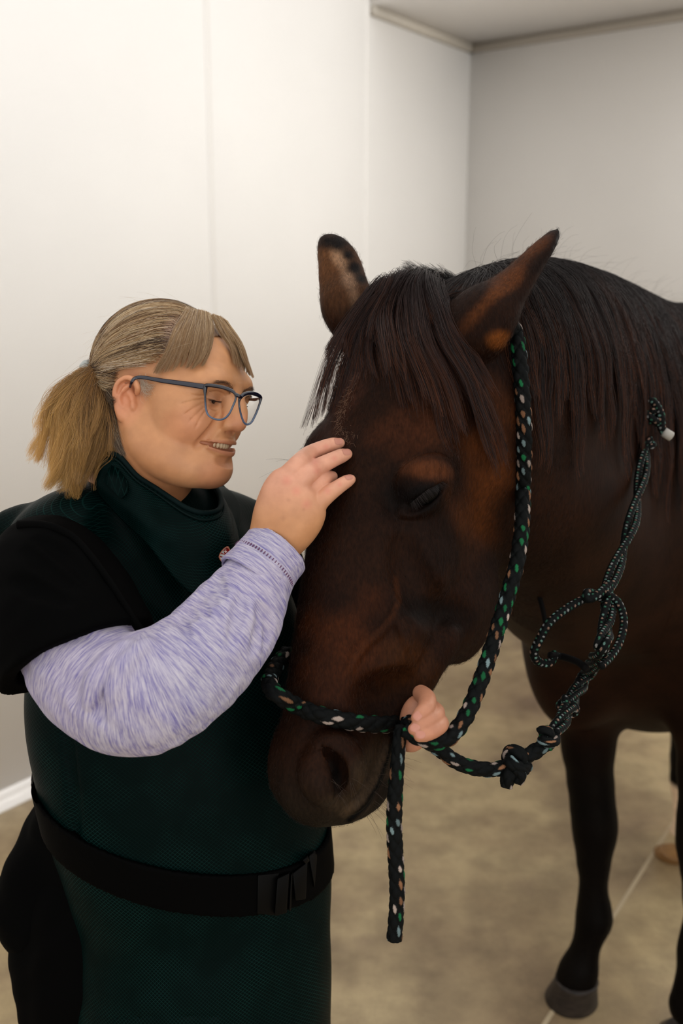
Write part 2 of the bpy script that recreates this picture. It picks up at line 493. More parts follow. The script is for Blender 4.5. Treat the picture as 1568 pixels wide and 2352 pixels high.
    V = [A-sd*.006, B-sd*.006, B-sd*.003+up*.002, A-sd*.003+up*.002, B+sd*.003+up*.002, A+sd*.003+up*.002, B+sd*.006, A+sd*.006]
    Q = [(0, 1, 2, 3), (3, 2, 4, 5), (5, 4, 6, 7)]
    tag(obj('trim_floor_joint', np.array(V), np.array(Q), plain('joint_sealant', lin(186, 168, 138), .5)), kind='structure')
room()
# ------------------------------------------------------------------ the horse
def tps(src, dst, lam=2.0):
    """smooth image-plane bend taking the points src to dst, used to refine a sculpted outline"""
    src = np.asarray(src, float); dst = np.asarray(dst, float); n = len(src)
    def U(a, b):
        r2 = ((a[:, None]-b[None])**2).sum(-1); return r2*np.log(r2+1e-9)
    K = U(src, src)+lam*np.eye(n)*100; Pm = np.c_[np.ones(n), src]
    A = np.zeros((n+3, n+3)); A[:n, :n] = K; A[:n, n:] = Pm; A[n:, :n] = Pm.T
    W = np.linalg.solve(A, np.r_[dst-src, np.zeros((3, 2))])
    return lambda q: q + U(q, src) @ W[:n] + np.c_[np.ones(len(q)), q] @ W[n:]
class Fr:
    """a local frame: origin and three axes"""
    def __init__(s, o, x, y, z): s.o = np.asarray(o, float); s.R = np.stack([nrm(x), nrm(y), nrm(z)])
    def __call__(s, *p): return s.o + np.asarray(p, float) @ s.R
    def inv(s, p): return (np.asarray(p)-s.o) @ s.R.T
    def rot(s, ax, deg):
        """rows of this frame turned about its own axis ax (0, 1, 2)"""
        a = math.radians(deg); c, n = math.cos(a), math.sin(a)
        M = {0: [[1,0,0],[0,c,n],[0,-n,c]], 1: [[c,0,-n],[0,1,0],[n,0,c]], 2: [[c,n,0],[-n,c,0],[0,0,1]]}[ax]
        return np.array(M) @ s.R

_ph, _pp = math.radians(40), math.radians(17)
_n0 = np.array([-math.sin(_ph), 0, math.cos(_ph)]); _l = np.array([math.cos(_ph), 0, math.sin(_ph)])
_d = math.cos(_pp)*np.array([0, -1, 0])+math.sin(_pp)*_n0; _n = math.cos(_pp)*_n0+math.sin(_pp)*np.array([0, 1, 0])
_L, _N, _D = view(_l), view(_n), view(_d)
HH = Fr(P(782, 1120, 1.26) - _D*.25, _L, _N, _D)          # horse head: left, front, down the nose; origin at the poll

def horse_solid():
    S = Solid(); h = HH
    both = (1, -1)
    # skull
    S.ell(h(0, -.09, .10), (.094, .085, .12), h.R, .03)
    S.ell(h(0, -.085, .19), (.102, .085, .13), h.R, .03)
    for s in both:
        S.ell(h(s*.088, -.055, .195), (.030, .034, .05), h.R, .03)          # bone above the eye
        S.ell(h(s*.068, -.10, .28), (.032, .05, .09), h.R, .04)                      # cheekbone
        S.ell(h(s*.050, -.165, .26), (.036, .115, .155), h.R, .04)                  # jowl
        S.ell(h(s*.050, -.225, .335), (.036, .085, .092), h.R, .025)
        S.flow([h(s*.048, -.22, .34), h(s*.040, -.145, .435), h(s*.028, -.125, .50), h(s*.016, -.12, .57)], [.044, .033, .027, .025], 8, .03)   # jaw bar
        S.flow([h(s*.074, -.10, .32), h(s*.060, -.09, .41), h(s*.042, -.075, .48)], [.026, .028, .024], 6, .03)    # facial crest
    S.flow([h(0, -.065, .22), h(0, -.062, .36), h(0, -.052, .50), h(0, -.050, .57)], [.066, .058, .044, .042], 8, .03)
    S.flow([h(0, -.12, .33), h(0, -.105, .45), h(0, -.09, .57)], [.062, .052, .044], 7, .04)
    # muzzle
    S.ell(h(0, -.066, .59), (.048, .058, .066), h.R, .03)
    S.ell(h(0, -.072, .622), (.042, .048, .032), h.R, .025)
    for s in both:
        S.ell(h(s*.034, -.05, .588), (.024, .034, .046), h.R, .02)
        S.ell(h(s*.030, -.095, .612), (.020, .034, .034), h.R, .02)
    S.flow([h(0, -.155, .52), h(0, -.155, .56), h(0, -.148, .598), h(0, -.134, .624)], [.026, .029, .033, .022], 8, .02)
    return S
def horse_neck():
    S = Solid(); h = HH
    side = nrm(np.array([.82, -.57, 0])*.5 + np.array([.9, -.3, 0])*.5)
    A = [h(0, -.15, .11), P(1165, 950, 1.48), P(1310, 1010, 1.78), P(1460, 1110, 2.05), P(1680, 1180, 2.35)]
    S.flow(A, [.095, .175, .25, .32, .38], 34, .06, side=side, flat=[.62, .50, .48, .5, .6])
    S.flow([h(0, -.12, .03), P(1130, 805, 1.52), P(1290, 835, 1.76), P(1480, 855, 2.10), P(1640, 850, 2.4)], [.06, .06, .07, .095, .12], 26, .06)   # crest
    S.flow([h(0, -.19, .17), P(1230, 1150, 1.62), PY(1320, 1330, 1.95)], [.075, .12, .15], 16, .06)
    return S
def horse_trunk():
    S = Solid(); u = np.array([.57, .82, 0]); w = np.array([.82, -.57, 0]); z = np.array([0, 0, 1.])
    fr = Fr((0, 0, 0), u, w, z)
    c = PY(1480, 1330, 2.30)
    S.ell(c + u*.10, (.30, .25, .38), fr.R, .1)
    S.ell(PY(1328, 1440, 2.08), (.13, .12, .24), fr.R, .1)                 # right point of shoulder
    S.ell(PY(1650, 1420, 1.98), (.14, .13, .24), fr.R, .1)
    S.cap(PY(1500, 1350, 2.3)+z*0, c+u*.9, .33, .36, .1)
    S.ell(c+u*1.25+z*.05, (.36, .30, .38), fr.R, .1)
    S.cap(PY(1620, 930, 2.3), c+u*1.1+z*.2, .14, .2, .1)                   # withers and back
    def leg(x, y, Y, pts, k=.03):
        q = [PY(px, py, Y) for px, py, r in pts]; r = [a[2] for a in pts]
        S.chain(q, r, k, side=np.array([1., 0, 0]), flat=1.0)
    leg(0, 0, 2.17, [(1355, 1500, .115), (1350, 1600, .085), (1350, 1720, .058), (1356, 1800, .050), (1362, 1860, .049), (1366, 1905, .049), (1364, 1945, .040), (1363, 1990, .0345), (1362, 2050, .033)], .03)
    leg(0, 0, 2.17, [(1362, 2050, .033), (1364, 2085, .039), (1364, 2112, .043), (1352, 2150, .034), (1340, 2190, .033), (1330, 2225, .046), (1322, 2248, .052)], .02)
    S.ell(PY(1388, 2118, 2.20), (.02, .02, .026), None, .03)
    Yn = 1.99
    leg(0, 0, Yn, [(1660, 1500, .12), (1640, 1640, .09), (1625, 1780, .06), (1615, 1880, .052), (1612, 1940, .052), (1612, 2000, .042), (1610, 2060, .036), (1608, 2140, .036), (1606, 2190, .046), (1600, 2240, .037), (1590, 2275, .037), (1585, 2310, .052)], .03)
    # hind legs
    for Yh, dx in ((3.0, 0), (2.86, 230)):
        q = [(1640, 1480, .2), (1625, 1620, .13), (1590, 1740, .066), (1583, 1795, .058), (1577, 1850, .040), (1574, 1900, .036), (1572, 1922, .042), (1560, 1940, .036), (1552, 1955, .045)]
        S.chain([PY(a+dx, b+(0 if dx == 0 else 18), Yh) for a, b, r in q], [r for a, b, r in q], .03)
    return S
def ear(S, px, rad, open_dir, base_in):
    """a cupped, tapering ear along the centre line px = (x, y, depth); hollow on the open_dir side"""
    pts = np.array([P(*a) for a in px]); o = nrm(open_dir)
    m = len(pts)
    S.flow(np.r_[[base_in], pts], np.r_[[rad[0]*.9], rad], 36, .010, side=o, flat=np.r_[[.85, .7], np.linspace(.5, .42, m-1)])
    a = pts[1:-1]; r = np.array(rad[1:-1])
    S.flow(a + o*r[:, None]*.50, np.maximum(r*.62-.002, .001), 24, .006, sub=True, side=o, flat=.55)
def features(S):
    h = HH; T = S
    # near eye: lid bulge, sunken corner, slit
    def at(px, py, dep=0.0):
        p, n = T.hit(px, py); return p - n*dep
    e, en = T.hit(978, 1128)
    F = Solid()
    ax = nrm(at(1020, 1100)-at(935, 1166)); up_ = nrm(np.cross(en, ax)); 
    if up_[2] < 0: up_ = -up_
    R = np.stack([ax, up_, en])
    c = e - en*.013
    F.ell(at(915, 1140, -.005), (.014, .026, .010), R, .03, sub=True)                     # hollow before the eye
    F.ell(at(960, 1010, -.012), (.03, .028, .016), R, .05, sub=True)                      # hollow above the eye
    F.ell(c + up_*.002, (.032, .0235, .0225), R, .022)
    F.flow([at(925, 1108, .004), at(940, 1086, .003), at(970, 1068, .002), at(1006, 1064, .003), at(1030, 1086, .006)], [.002, .0035, .0045, .0045, .002], 12, .016)
    F.flow([at(918, 1178, .005), at(960, 1172, .003), at(1003, 1154, .003), at(1034, 1112, .006)], [.001, .0025, .0028, .001], 12, .012)
    F.ell(c + en*.020 - up_*.0065 - ax*.004, (.033, .0085, .014), R, .003, sub=True)
    F.flow([c + en*.019 - ax*.028 - up_*.008, c + en*.018 - ax*.037 - up_*.012], [.004, .001], 4, .006, sub=True)
    G = T + F; T = G
    F.eye = (c, en, ax, up_)
    # far eye bulge
    F.ell(h(-.104, -.07, .245), (.020, .034, .03), h.R, .02)
    # nostril
    N0, nn = T.hit(760, 1775); F.nost = (N0, nn)
    F.flow([at(732, 1706, .002), at(768, 1708, .001), at(797, 1730, .001), at(809, 1772, .001), at(804, 1815, .003)], [.001, .0035, .0050, .0042, .001], 20, .020)
    F.flow([at(722, 1745, -.002), at(724, 1790, -.001), at(742, 1826, .001)], [.004, .006, .003], 10, .022)
    F.flow([at(728, 1722, .0), at(754, 1728, .001), at(776, 1750, .003), at(782, 1785, .003), at(770, 1818, .001)], [.002, .0055, .0075, .0070, .002], 18, .008, sub=True)
    F.flow([at(758, 1745, .010), at(772, 1775, .012)], [.007, .007], 5, .008, sub=True)
    # line of the mouth
    F.flow([at(900, 1702), at(888, 1745), at(868, 1800), at(838, 1850), at(800, 1884)], [.0018, .0038, .0045, .0045, .0040], 18, .005, sub=True)
    F.flow([at(893, 1700), at(872, 1760), at(848, 1810), at(815, 1855)], [.002, .0035, .0045, .0045], 12, .012)
    # vein down the cheek, crest and jaw muscles
    F.flow([at(905, 1230, .003), at(912, 1280, .002), at(905, 1330, .002), at(915, 1375, .002), at(905, 1410, .002), at(872, 1450, .002), at(838, 1478, .002), at(815, 1510, .002), at(800, 1545, .003)],
           [.001, .0018, .0022, .0022, .0022, .003, .003, .0026, .001], 40, .009)
    F.flow([at(905, 1415), at(925, 1450), at(935, 1490)], [.002, .0028, .001], 10, .008)
    F.flow([at(925, 1250, -.006), at(950, 1330, -.006), at(1000, 1395, -.006), at(1060, 1415, -.006)], [.004, .010, .010, .004], 14, .03, sub=True)
    F.flow([at(955, 1600, .004), at(985, 1530, .004), at(1035, 1455, .004)], [.002, .004, .002], 12, .03)
    F.flow([at(845, 1600, -.008), at(895, 1595, -.008), at(925, 1570, -.008)], [.006, .012, .006], 10, .03, sub=True)
    return F

H_HEAD = horse_solid(); H_NECK = horse_neck(); H_TRUNK = horse_trunk()
H_EARS = Solid()
ear(H_EARS, [(1090, 750, 1.29), (1116, 720, 1.285), (1150, 685, 1.285), (1185, 645, 1.288), (1218, 605, 1.295), (1250, 566, 1.305), (1278, 530, 1.32)],
    [.047, .042, .0335, .0250, .0190, .0135, .0040], view((.62, -.5, -.6)), HH(.045, -.10, .05))
ear(H_EARS, [(810, 728, 1.37), (797, 690, 1.38), (787, 645, 1.39), (779, 605, 1.40), (763, 573, 1.41), (743, 552, 1.42)],
    [.031, .032, .031, .0270, .0195, .0045], view((-.35, .15, -.9)), HH(-.045, -.09, .05))
H_BASE = H_HEAD + H_NECK
H_FEAT = features(H_BASE)
H_HEADN = H_BASE + H_FEAT + H_EARS
H_ALL = H_HEADN + H_TRUNK
def dark_hair(name='mane_hair', rough=.42):
    m = NT(name); a = m.n('ShaderNodeAttribute', attribute_name='tint'); m.l(a, 'Color', m.b, 'Base Color')
    m.set(Roughness=rough, Specular_IOR_Level=.14); return m.m
def horse():
    t = thing('horse', 'tall dark bay horse with black mane lowering its head to the woman', 'horse', tuple(PFLOOR(1362, 2290)))
    vox = .0032
    headlo = np.array([-.25, .80, .9]); headhi = np.array([.62, 1.85, 2.0])
    near = H_ALL
    GH = near.grid(vox, headlo, headhi)
    e = .035
    V1, Q1 = GH.mesh(keep=lambda v: ((v > headlo+vox*2) & (v < headhi-vox*2)).all(1))
    GB = near.grid(.011)
    V2, Q2 = GB.mesh(keep=lambda v: ~(((v > headlo+e) & (v < headhi-e)).all(1)))
    V2 = relax(V2, Q2, 8, .5)
    N2 = vnormals(V2, Q2); ins = np.minimum(V2-headlo, headhi-V2).min(1)
    V2 = V2 - N2*(.004*sstep(.004, .03, ins))[:, None]
    # muscle of the neck flows smoothly; the head keeps its detail
    q1 = HH.inv(V1); far = sstep(.10, .16, np.abs(q1[:, 0]-0)+np.maximum(-q1[:, 1]-.22, 0))*sstep(1.50, 1.60, (V1-CAMP) @ VF) 
    for _ in range(30): V1 = V1 + (relax(V1, Q1, 1, .6)-V1)*far[:, None]
    V, Q = merge((V1, Q1), (V2, Q2))
    N = vnormals(V, Q)
    # coat colours: bay with black points, some highlight and shade painted in
    n = len(V); col = np.tile(np.array(lin(30, 16, 9)[:3]), (n, 1))
    q = HH.inv(V); pr = proj(V)
    def blend(mask, c): col[:] = col*(1-mask[:, None]) + np.array(c[:3])*mask[:, None]
    blend(sstep(.88, .62, V[:, 2])*(V[:, 1] > 1.5), lin(8, 6, 5))            # black legs
    blend(sstep(.575, .66, q[:, 2])*(np.abs(q[:, 0]) < .2)*(q[:, 1] > -.3)*(V[:, 1] < 1.5), lin(25, 21, 17))            # dark muzzle
    sock = (np.linalg.norm(V[:, :2]-PFLOOR(1553, 1950)[:2], axis=1) < .25)*sstep(.19, .17, V[:, 2])
    blend(sock, lin(206, 190, 172))
    ea = proj(V); tip = sstep(760, 640, ea[:, 1])*(V[:, 1] < 1.7)
    blend(tip*(ea[:, 0] < 880)*.75, lin(92, 62, 40))
    blend(tip*sstep(590, 555, ea[:, 1])*.85, lin(14, 10, 9))
    head = (V[:, 1] < 1.62)
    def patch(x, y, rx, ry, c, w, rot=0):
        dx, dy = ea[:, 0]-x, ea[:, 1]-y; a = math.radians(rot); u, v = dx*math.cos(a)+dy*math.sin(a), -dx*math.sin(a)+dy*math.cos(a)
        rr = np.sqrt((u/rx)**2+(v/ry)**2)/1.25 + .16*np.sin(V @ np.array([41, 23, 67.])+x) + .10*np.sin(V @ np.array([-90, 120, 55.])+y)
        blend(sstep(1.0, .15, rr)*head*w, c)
    rust = lin(80, 44, 20)
    patch(1115, 1090, 70, 210, rust, .75, 8); patch(950, 985, 120, 70, lin(60, 32, 18), .6); patch(975, 1082, 62, 26, lin(86, 50, 30), .8); patch(1010, 930, 60, 120, lin(56, 30, 16), .6)
    patch(800, 1470, 110, 120, lin(64, 32, 14), .7); patch(930, 1540, 90, 90, lin(54, 30, 13), .7, 30); patch(760, 1570, 80, 90, lin(60, 30, 14), .5)
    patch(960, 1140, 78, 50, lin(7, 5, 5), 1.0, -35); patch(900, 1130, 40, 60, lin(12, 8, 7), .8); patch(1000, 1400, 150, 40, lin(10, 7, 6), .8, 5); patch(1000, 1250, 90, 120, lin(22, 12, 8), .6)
    patch(770, 900, 60, 150, lin(58, 34, 26), .7, 8); patch(770, 1320, 60, 160, lin(24, 13, 9), .5)  # first patch paints the forehead highlight into the coat
    patch(770, 1770, 22, 60, lin(4, 3, 3), .95, -8); patch(860, 1760, 50, 110, lin(48, 40, 31), .7, 24); patch(800, 1850, 80, 30, lin(46, 38, 30), .7)  # first patch paints the shade inside the nostril hollow
    patch(1168, 640, 26, 150, lin(88, 50, 24), .75, 44); patch(1150, 778, 34, 26, lin(120, 70, 30), .75); patch(1240, 600, 20, 90, lin(8, 5, 4), .6, 38)
    patch(800, 640, 22, 90, lin(150, 122, 100), .7, -24)
    for xa, ya in ((752, 553), (775, 560), (798, 585), (815, 612), (830, 640)): patch(xa, ya, 26, 20, lin(14, 10, 9), 1.0, 40)
    def line(pts, w, c, a):
        d = np.full(n, 1e3)
        for (x0, y0), (x1, y1) in zip(pts[:-1], pts[1:]):
            ab = np.array([x1-x0, y1-y0]); t_ = np.clip(((ea[:, 0]-x0)*ab[0]+(ea[:, 1]-y0)*ab[1])/(ab @ ab), 0, 1); d = np.minimum(d, np.hypot(ea[:, 0]-x0-t_*ab[0], ea[:, 1]-y0-t_*ab[1]))
        blend(sstep(w, w*.3, d)*head*a, c)
    line([(908, 1330), (915, 1380), (903, 1412), (872, 1450), (838, 1478), (815, 1510), (800, 1545)], 10, lin(70, 38, 18), .32)
    line([(890, 1720), (860, 1790), (828, 1835), (790, 1868)], 16, lin(56, 46, 36), .7)
    line([(902, 1698), (890, 1745), (870, 1800), (840, 1850), (802, 1884)], 8, lin(3, 3, 3), 1)  # shade of the mouth crease painted in
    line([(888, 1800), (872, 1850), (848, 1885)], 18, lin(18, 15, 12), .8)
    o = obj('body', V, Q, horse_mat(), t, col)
    coat_hair(V, Q, N, col, q, o)
    return t, o, GH, GB
def coat_hair(V, Q, N, col, q, o):
    """short lying hairs of the coat on the head and ears"""
    rng = np.random.default_rng(77); pr = proj(V)
    ok = np.nonzero((V[:, 1] < 1.72) & (pr[:, 1] < 1960) & (pr[:, 0] < 1320) & (((CAMP-V)*N).sum(1) > -.25))[0]
    i = rng.choice(ok, 90000); n = len(i); p = V[i]+rng.normal(0, .001, (n, 3)); nn = N[i]
    ear_ = pr[i, 1] < 700
    fl = np.where(ear_[:, None], view((.1, .6, 0)), _D*.8 + view((.5, 0, 0))*.4)
    d = fl - nn*(fl*nn).sum(1)[:, None]; d = nrm(nrm(d) + rng.normal(0, .28, (n, 3)) + nn*.30)
    L = rng.uniform(.003, .0075, n)*np.where(q[i, 2] > .56, .5, 1); t = np.linspace(0, 1, 4)
    st = p[:, None] + d[:, None]*t[None, :, None]*L[:, None, None] - nn[:, None]*(t**2*.25)[None, :, None]*L[:, None, None]
    c = col[i]*np.clip(rng.lognormal(.1, .5, n), .5, 2.8)[:, None]
    m = dark_hair('coat_hair', .5)
    hair('coat_hair', st, np.linspace(1, .4, 4)*.00010, m, o, c)
    # pale hairs of the faint star on the forehead
    a = spline([H_BASE.hit(x, y)[0] for x, y in ((806, 880), (797, 910), (785, 945), (780, 975), (790, 1000), (800, 1015))], 60); n = 420
    k = rng.integers(0, 60, n); p = a[k]+rng.normal(0, .0055, (n, 3)); g = H_BASE.at(p); gn = nrm(np.stack([H_BASE.at(p+np.eye(3)[b]*.002)-H_BASE.at(p-np.eye(3)[b]*.002) for b in range(3)], -1)); p = p-gn*g[:, None]
    d = nrm(view((.2, -1, 0))*.8 + rng.normal(0, .45, (n, 3)) + gn*.4); L = rng.uniform(.004, .009, n)
    st = p[:, None]+d[:, None]*t[None, :, None]*L[:, None, None]
    s = hair('star_hair', st, np.linspace(1, .4, 4)*.00011, m, o, np.tile(np.array(lin(150, 118, 96)[:3]), (n, 1))*rng.uniform(.4, 1.2, (n, 1))); s['label'] = 'pale hairs of a faint star'
def horse_mat():
    m = NT('bay_coat'); m.set(Roughness=.5)
    a = m.n('ShaderNodeAttribute', attribute_name='tint')
    x = m.noise(9, 6, m.mapping((1, 1, 1))); r = m.ramp(x, 'Fac', [(.3, (.62, .58, .55, 1)), (.68, (1.35, 1.25, 1.1, 1))])
    y = m.noise(260, 3, m.mapping((1, 1, .35))); r2 = m.ramp(y, 'Fac', [(.3, (.72, .72, .72, 1)), (.7, (1.3, 1.25, 1.2, 1))])
    a1 = m.mix(a, 'Color', r, 'Color', 1, 'MULTIPLY')
    a2 = m.n('ShaderNodeMix', data_type='RGBA', blend_type='MULTIPLY'); a2.inputs[0].default_value = 1
    m.t.links.new(a1.outputs[2], a2.inputs[6]); m.l(r2, 'Color', a2, 7); m.t.links.new(a2.outputs[2], m.b.inputs['Base Color'])
    m.bump(y, 'Fac', .35, .0015)
    m.set(Specular_IOR_Level=.05, Roughness=.55)
    return m.m
HORSE, HBODY, GH, GB = horse()
GH_FULL = H_HEADN.grid(.006, np.array([-.25, .8, 1.0]), np.array([2.0, 3.3, 2.0]))
def grow(G, roots, dirs, length, steps, grav, gw=.25, eps=.002, noise=.05, seed=0, floor=0.0):
    """strands that start along dirs, bend towards grav and lie on the solid"""
    rng = np.random.default_rng(seed); n = len(roots); out = np.zeros((n, steps, 3)); p = roots.copy(); d = nrm(dirs)
    ds = np.broadcast_to(np.asarray(length, float), (n,))[:, None]/(steps-1); out[:, 0] = p
    eps = np.broadcast_to(np.asarray(eps, float), (n,))
    for k in range(1, steps):
        d = nrm(d*(1-gw) + grav*gw + rng.normal(0, noise, (n, 3)))
        q = p + d*ds; s = G.sample(q); g = G.grad(q)
        q = q + g*np.maximum(eps-s, 0)[:, None]
        d = nrm(q-p); p = q; out[:, k] = p
    return out
def clump(st, size, power=1.5, amt=.8, seed=0, spread=None):
    """gather neighbouring strands into locks towards their tips"""
    rng = np.random.default_rng(seed); n, m, _ = st.shape
    nc = max(1, n//size); c = rng.choice(n, nc, replace=False); own = np.zeros(n, int)
    R = st[:, m//3]
    for a in range(0, n, 2000):
        own[a:a+2000] = ((R[a:a+2000, None]-R[c][None])**2).sum(-1).argmin(1)
    t = np.linspace(0, 1, m)**power*amt
    tgt = st[c[own]]; w = t[None, :, None]*rng.uniform(.7, 1, n)[:, None, None]
    return st*(1-w)+tgt*w, own
def curl(st, amp, freq, seed=0, own=None):
    rng = np.random.default_rng(seed); n, m, _ = st.shape
    k = own if own is not None else np.arange(n)
    ph = rng.uniform(0, 6.28, (k.max()+1, 3))[k] + rng.normal(0, .35, (n, 3)); t = np.linspace(0, 1, m)
    L = np.linalg.norm(np.diff(st, axis=1), axis=2).sum(1)[:, None, None]
    return st + amp*np.sin(t[None, :, None]*freq*L*6.28 + ph[:, None])*(t[None, :, None]**.7)
def resample(guides, m=14):
    return np.stack([spline(g, m) for g in guides])
def between(guides, n, seed=0, jit=.004, fall=.8):
    """n strands blended between neighbouring guide curves"""
    rng = np.random.default_rng(seed); k = len(guides); u = rng.uniform(0, k-1.0001, n); i = u.astype(int); f = (u-i)[:, None, None]
    s = guides[i]*(1-f)+guides[i+1]*f
    return s + rng.normal(0, jit, (n, 1, 3)), u
def hair_tints(n, m, base, tip, frac, seed=0, vary=.35, start=.35):
    rng = np.random.default_rng(seed); t = np.clip((np.linspace(0, 1, m)-start)/(1-start), 0, 1)[None, :, None]
    r = (rng.uniform(0, 1, n) < frac)[:, None, None]*rng.uniform(.3, 1, n)[:, None, None]
    b = np.array(base[:3])[None, None]*(1+rng.uniform(-vary, vary, n))[:, None, None]
    return b*(1-t*r)+np.array(tip[:3])*t*r

def on(S, px, py, lift=.004, D=None):
    try:
        p, n = S.hit(px, py); return p + n*lift
    except ValueError:
        return P(px, py, D)
def horse_hair():
    rng = np.random.default_rng(5); hm = dark_hair()
    blk, rust = lin(26, 20, 19), lin(84, 44, 20)
    # mane: roots along the crest
    crest = spline([P(1110, 690, 1.42), P(1165, 685, 1.49), P(1230, 678, 1.59), P(1330, 686, 1.75), P(1420, 696, 1.93), P(1500, 706, 2.07), P(1600, 716, 2.28), P(1720, 726, 2.53)], 60)
    def roots(n, seed, w=.014):
        r = np.random.default_rng(seed); u = r.uniform(0, 1, n)**1.25*58.9; i = u.astype(int); f = (u-i)[:, None]
        p = crest[i]*(1-f)+crest[i+1]*f + r.normal(0, w, (n, 3))*np.array([1, 1, .2])
        return G2.surf(p, .001, 12), u
    G2 = GH_FULL
    side = np.array([.80, -.60, 0])
    n = 28000
    R, u = roots(n, 1)
    wave = np.sin(u*.9)[:, None]*.35 + np.sin(u*2.3+1)[:, None]*.3
    D = side*.8 + np.array([0, 0, .10]) + rng.normal(0, .14, (n, 3)) + wave*np.array([.4, .3, 0])
    L = rng.uniform(.24, .47, n)*np.clip(.75+u*.02, .7, 1.1)
    st = grow(G2, R, D, L, 16, np.array([.02, -.02, -1]), .55, rng.uniform(.001, .016, n), .06, 2)
    st, own = clump(st, 90, 1.2, .82, 3); st, own2 = clump(st, 14, 1.6, .5, 13); st = curl(st, .0022, 9, 4, own)
    st = G2.push(st.reshape(-1, 3), .0015, 1).reshape(st.shape)
    rad = np.linspace(1, .35, 16)*.00030
    mane = hair('mane', st, rad, hm, HORSE, hair_tints(n, 16, blk, rust, .45, 6))
    # short flyaway hairs along the crest
    n = 260; R, u = roots(n, 7, .01)
    D = np.array([.1, 0, 1.])+rng.normal(0, .6, (n, 3)); fl = grow(G2, R, D, rng.uniform(.03, .09, n), 10, np.array([.7, -.3, -.5]), .16, .001, .10, 8)
    # forelock laid down by guides
    g = [[(868, 672), (825, 715), (790, 765), (758, 830), (735, 890), (722, 950), (712, 985)],
         [(872, 664), (838, 712), (808, 768), (782, 830), (762, 880), (750, 920)],
         [(884, 656), (850, 712), (832, 780), (826, 840), (822, 870)],
         [(900, 650), (872, 715), (862, 790), (868, 850), (876, 890)],
         [(920, 646), (890, 715), (888, 800), (900, 870), (912, 915)],
         [(940, 642), (912, 715), (912, 810), (930, 890), (945, 960)],
         [(958, 641), (945, 720), (958, 810), (990, 890), (1020, 985)],
         [(972, 644), (975, 725), (1000, 815), (1042, 910), (1060, 1030)],
         [(985, 652), (1005, 740), (1040, 830), (1085, 920), (1120, 1020)],
         [(1000, 668), (1030, 760), (1075, 850), (1125, 940), (1160, 1050)]]
    Gs = []
    for a in g:
        m_ = len(a); Gs.append(spline([P(a[0][0]+22, a[0][1]+34, 1.43), P(a[0][0]+10, a[0][1]-2, 1.385)]+[on(H_BASE, x, y, .016*(1-.55*i/m_)+.002, 1.33 + .004*i) for i, (x, y) in enumerate(a)], 16))
    Gs = np.array(Gs)
    n = 5200; fs, u = between(Gs, n, 9, .005); 
    lens = rng.uniform(.45, 1.0, n)+.45*rng.uniform(0, 1, n)**3; t = np.linspace(0, 1, 16)
    fs = np.stack([np.stack([np.interp(t*l, t, s[:, a]) if l <= 1 else s[:, a]+(s[-1, a]-s[-3, a])*np.maximum(t*l-1, 0)*3 for a in range(3)], -1) for s, l in zip(fs, lens)])
    fs += rng.normal(0, .0035, (n, 1, 3))*np.linspace(.4, 1.6, 16)[None, :, None]
    fs, own = clump(fs, 90, 1.1, .72, 10); fs = fs + (rng.normal(0, .010, (own.max()+1, 3))[own])[:, None]*(np.linspace(0, 1, 16)**1.5)[None, :, None]; fs, _ = clump(fs, 16, 1.3, .55, 20); fs = curl(fs, .0016, 8, 11, own)
    fs = GH.push(fs.reshape(-1, 3), .0012, 2).reshape(fs.shape)
    fl2 = hair('forelock', fs, np.linspace(1, .35, 16)*.00026, hm, HORSE, hair_tints(n, 16, lin(40, 31, 30), rust, .5, 12))
    # back sweep of the poll hair over the crest, and the tuft standing between the ears
    ga = [[(905, 648, 1.36), (960, 640, 1.37), (1000, 655, 1.37), (1045, 676, 1.37)], [(880, 660, 1.35), (950, 655, 1.35), (1000, 672, 1.345), (1050, 692, 1.34)],
          [(930, 668, 1.33), (990, 682, 1.33), (1030, 700, 1.325), (1075, 720, 1.32)]]
    ga = np.array([spline([P(*a) for a in b], 12) for b in ga]); s2, _ = between(ga, 900, 14, .003); s2, own = clump(s2, 60, 1.2, .7, 15)
    hair('poll_hair', G2.push(s2.reshape(-1, 3), .002, 2).reshape(s2.shape), np.linspace(1, .5, 12)*.00026, hm, HORSE, hair_tints(900, 12, lin(34, 28, 27), rust, .15, 16))
    n = 520; R = np.array([P(rng.uniform(985, 1080), 0, 1.44)*0 + P(x, 648 + (x-975)*.14, 1.43+(x-975)*.0006) for x in rng.uniform(970, 1075, n)])
    D = view((-.75, .75, .1))[None] + rng.normal(0, .16, (n, 3)); tf = grow(G2, R, D, rng.uniform(.022, .052, n), 10, view((-.6, -.1, 0)), .06, .001, .05, 17)
    tf, _ = clump(tf, 30, 1.2, .5, 18)
    hair('tuft', tf, np.linspace(1, .4, 10)*.00025, hm, HORSE, hair_tints(n, 10, lin(16, 13, 13), rust, .05, 19))
    hair('flyaway_hair', fl, np.linspace(1, .4, 10)*.00012, hm, HORSE, hair_tints(260, 10, blk, rust, .2, 21))
    return mane
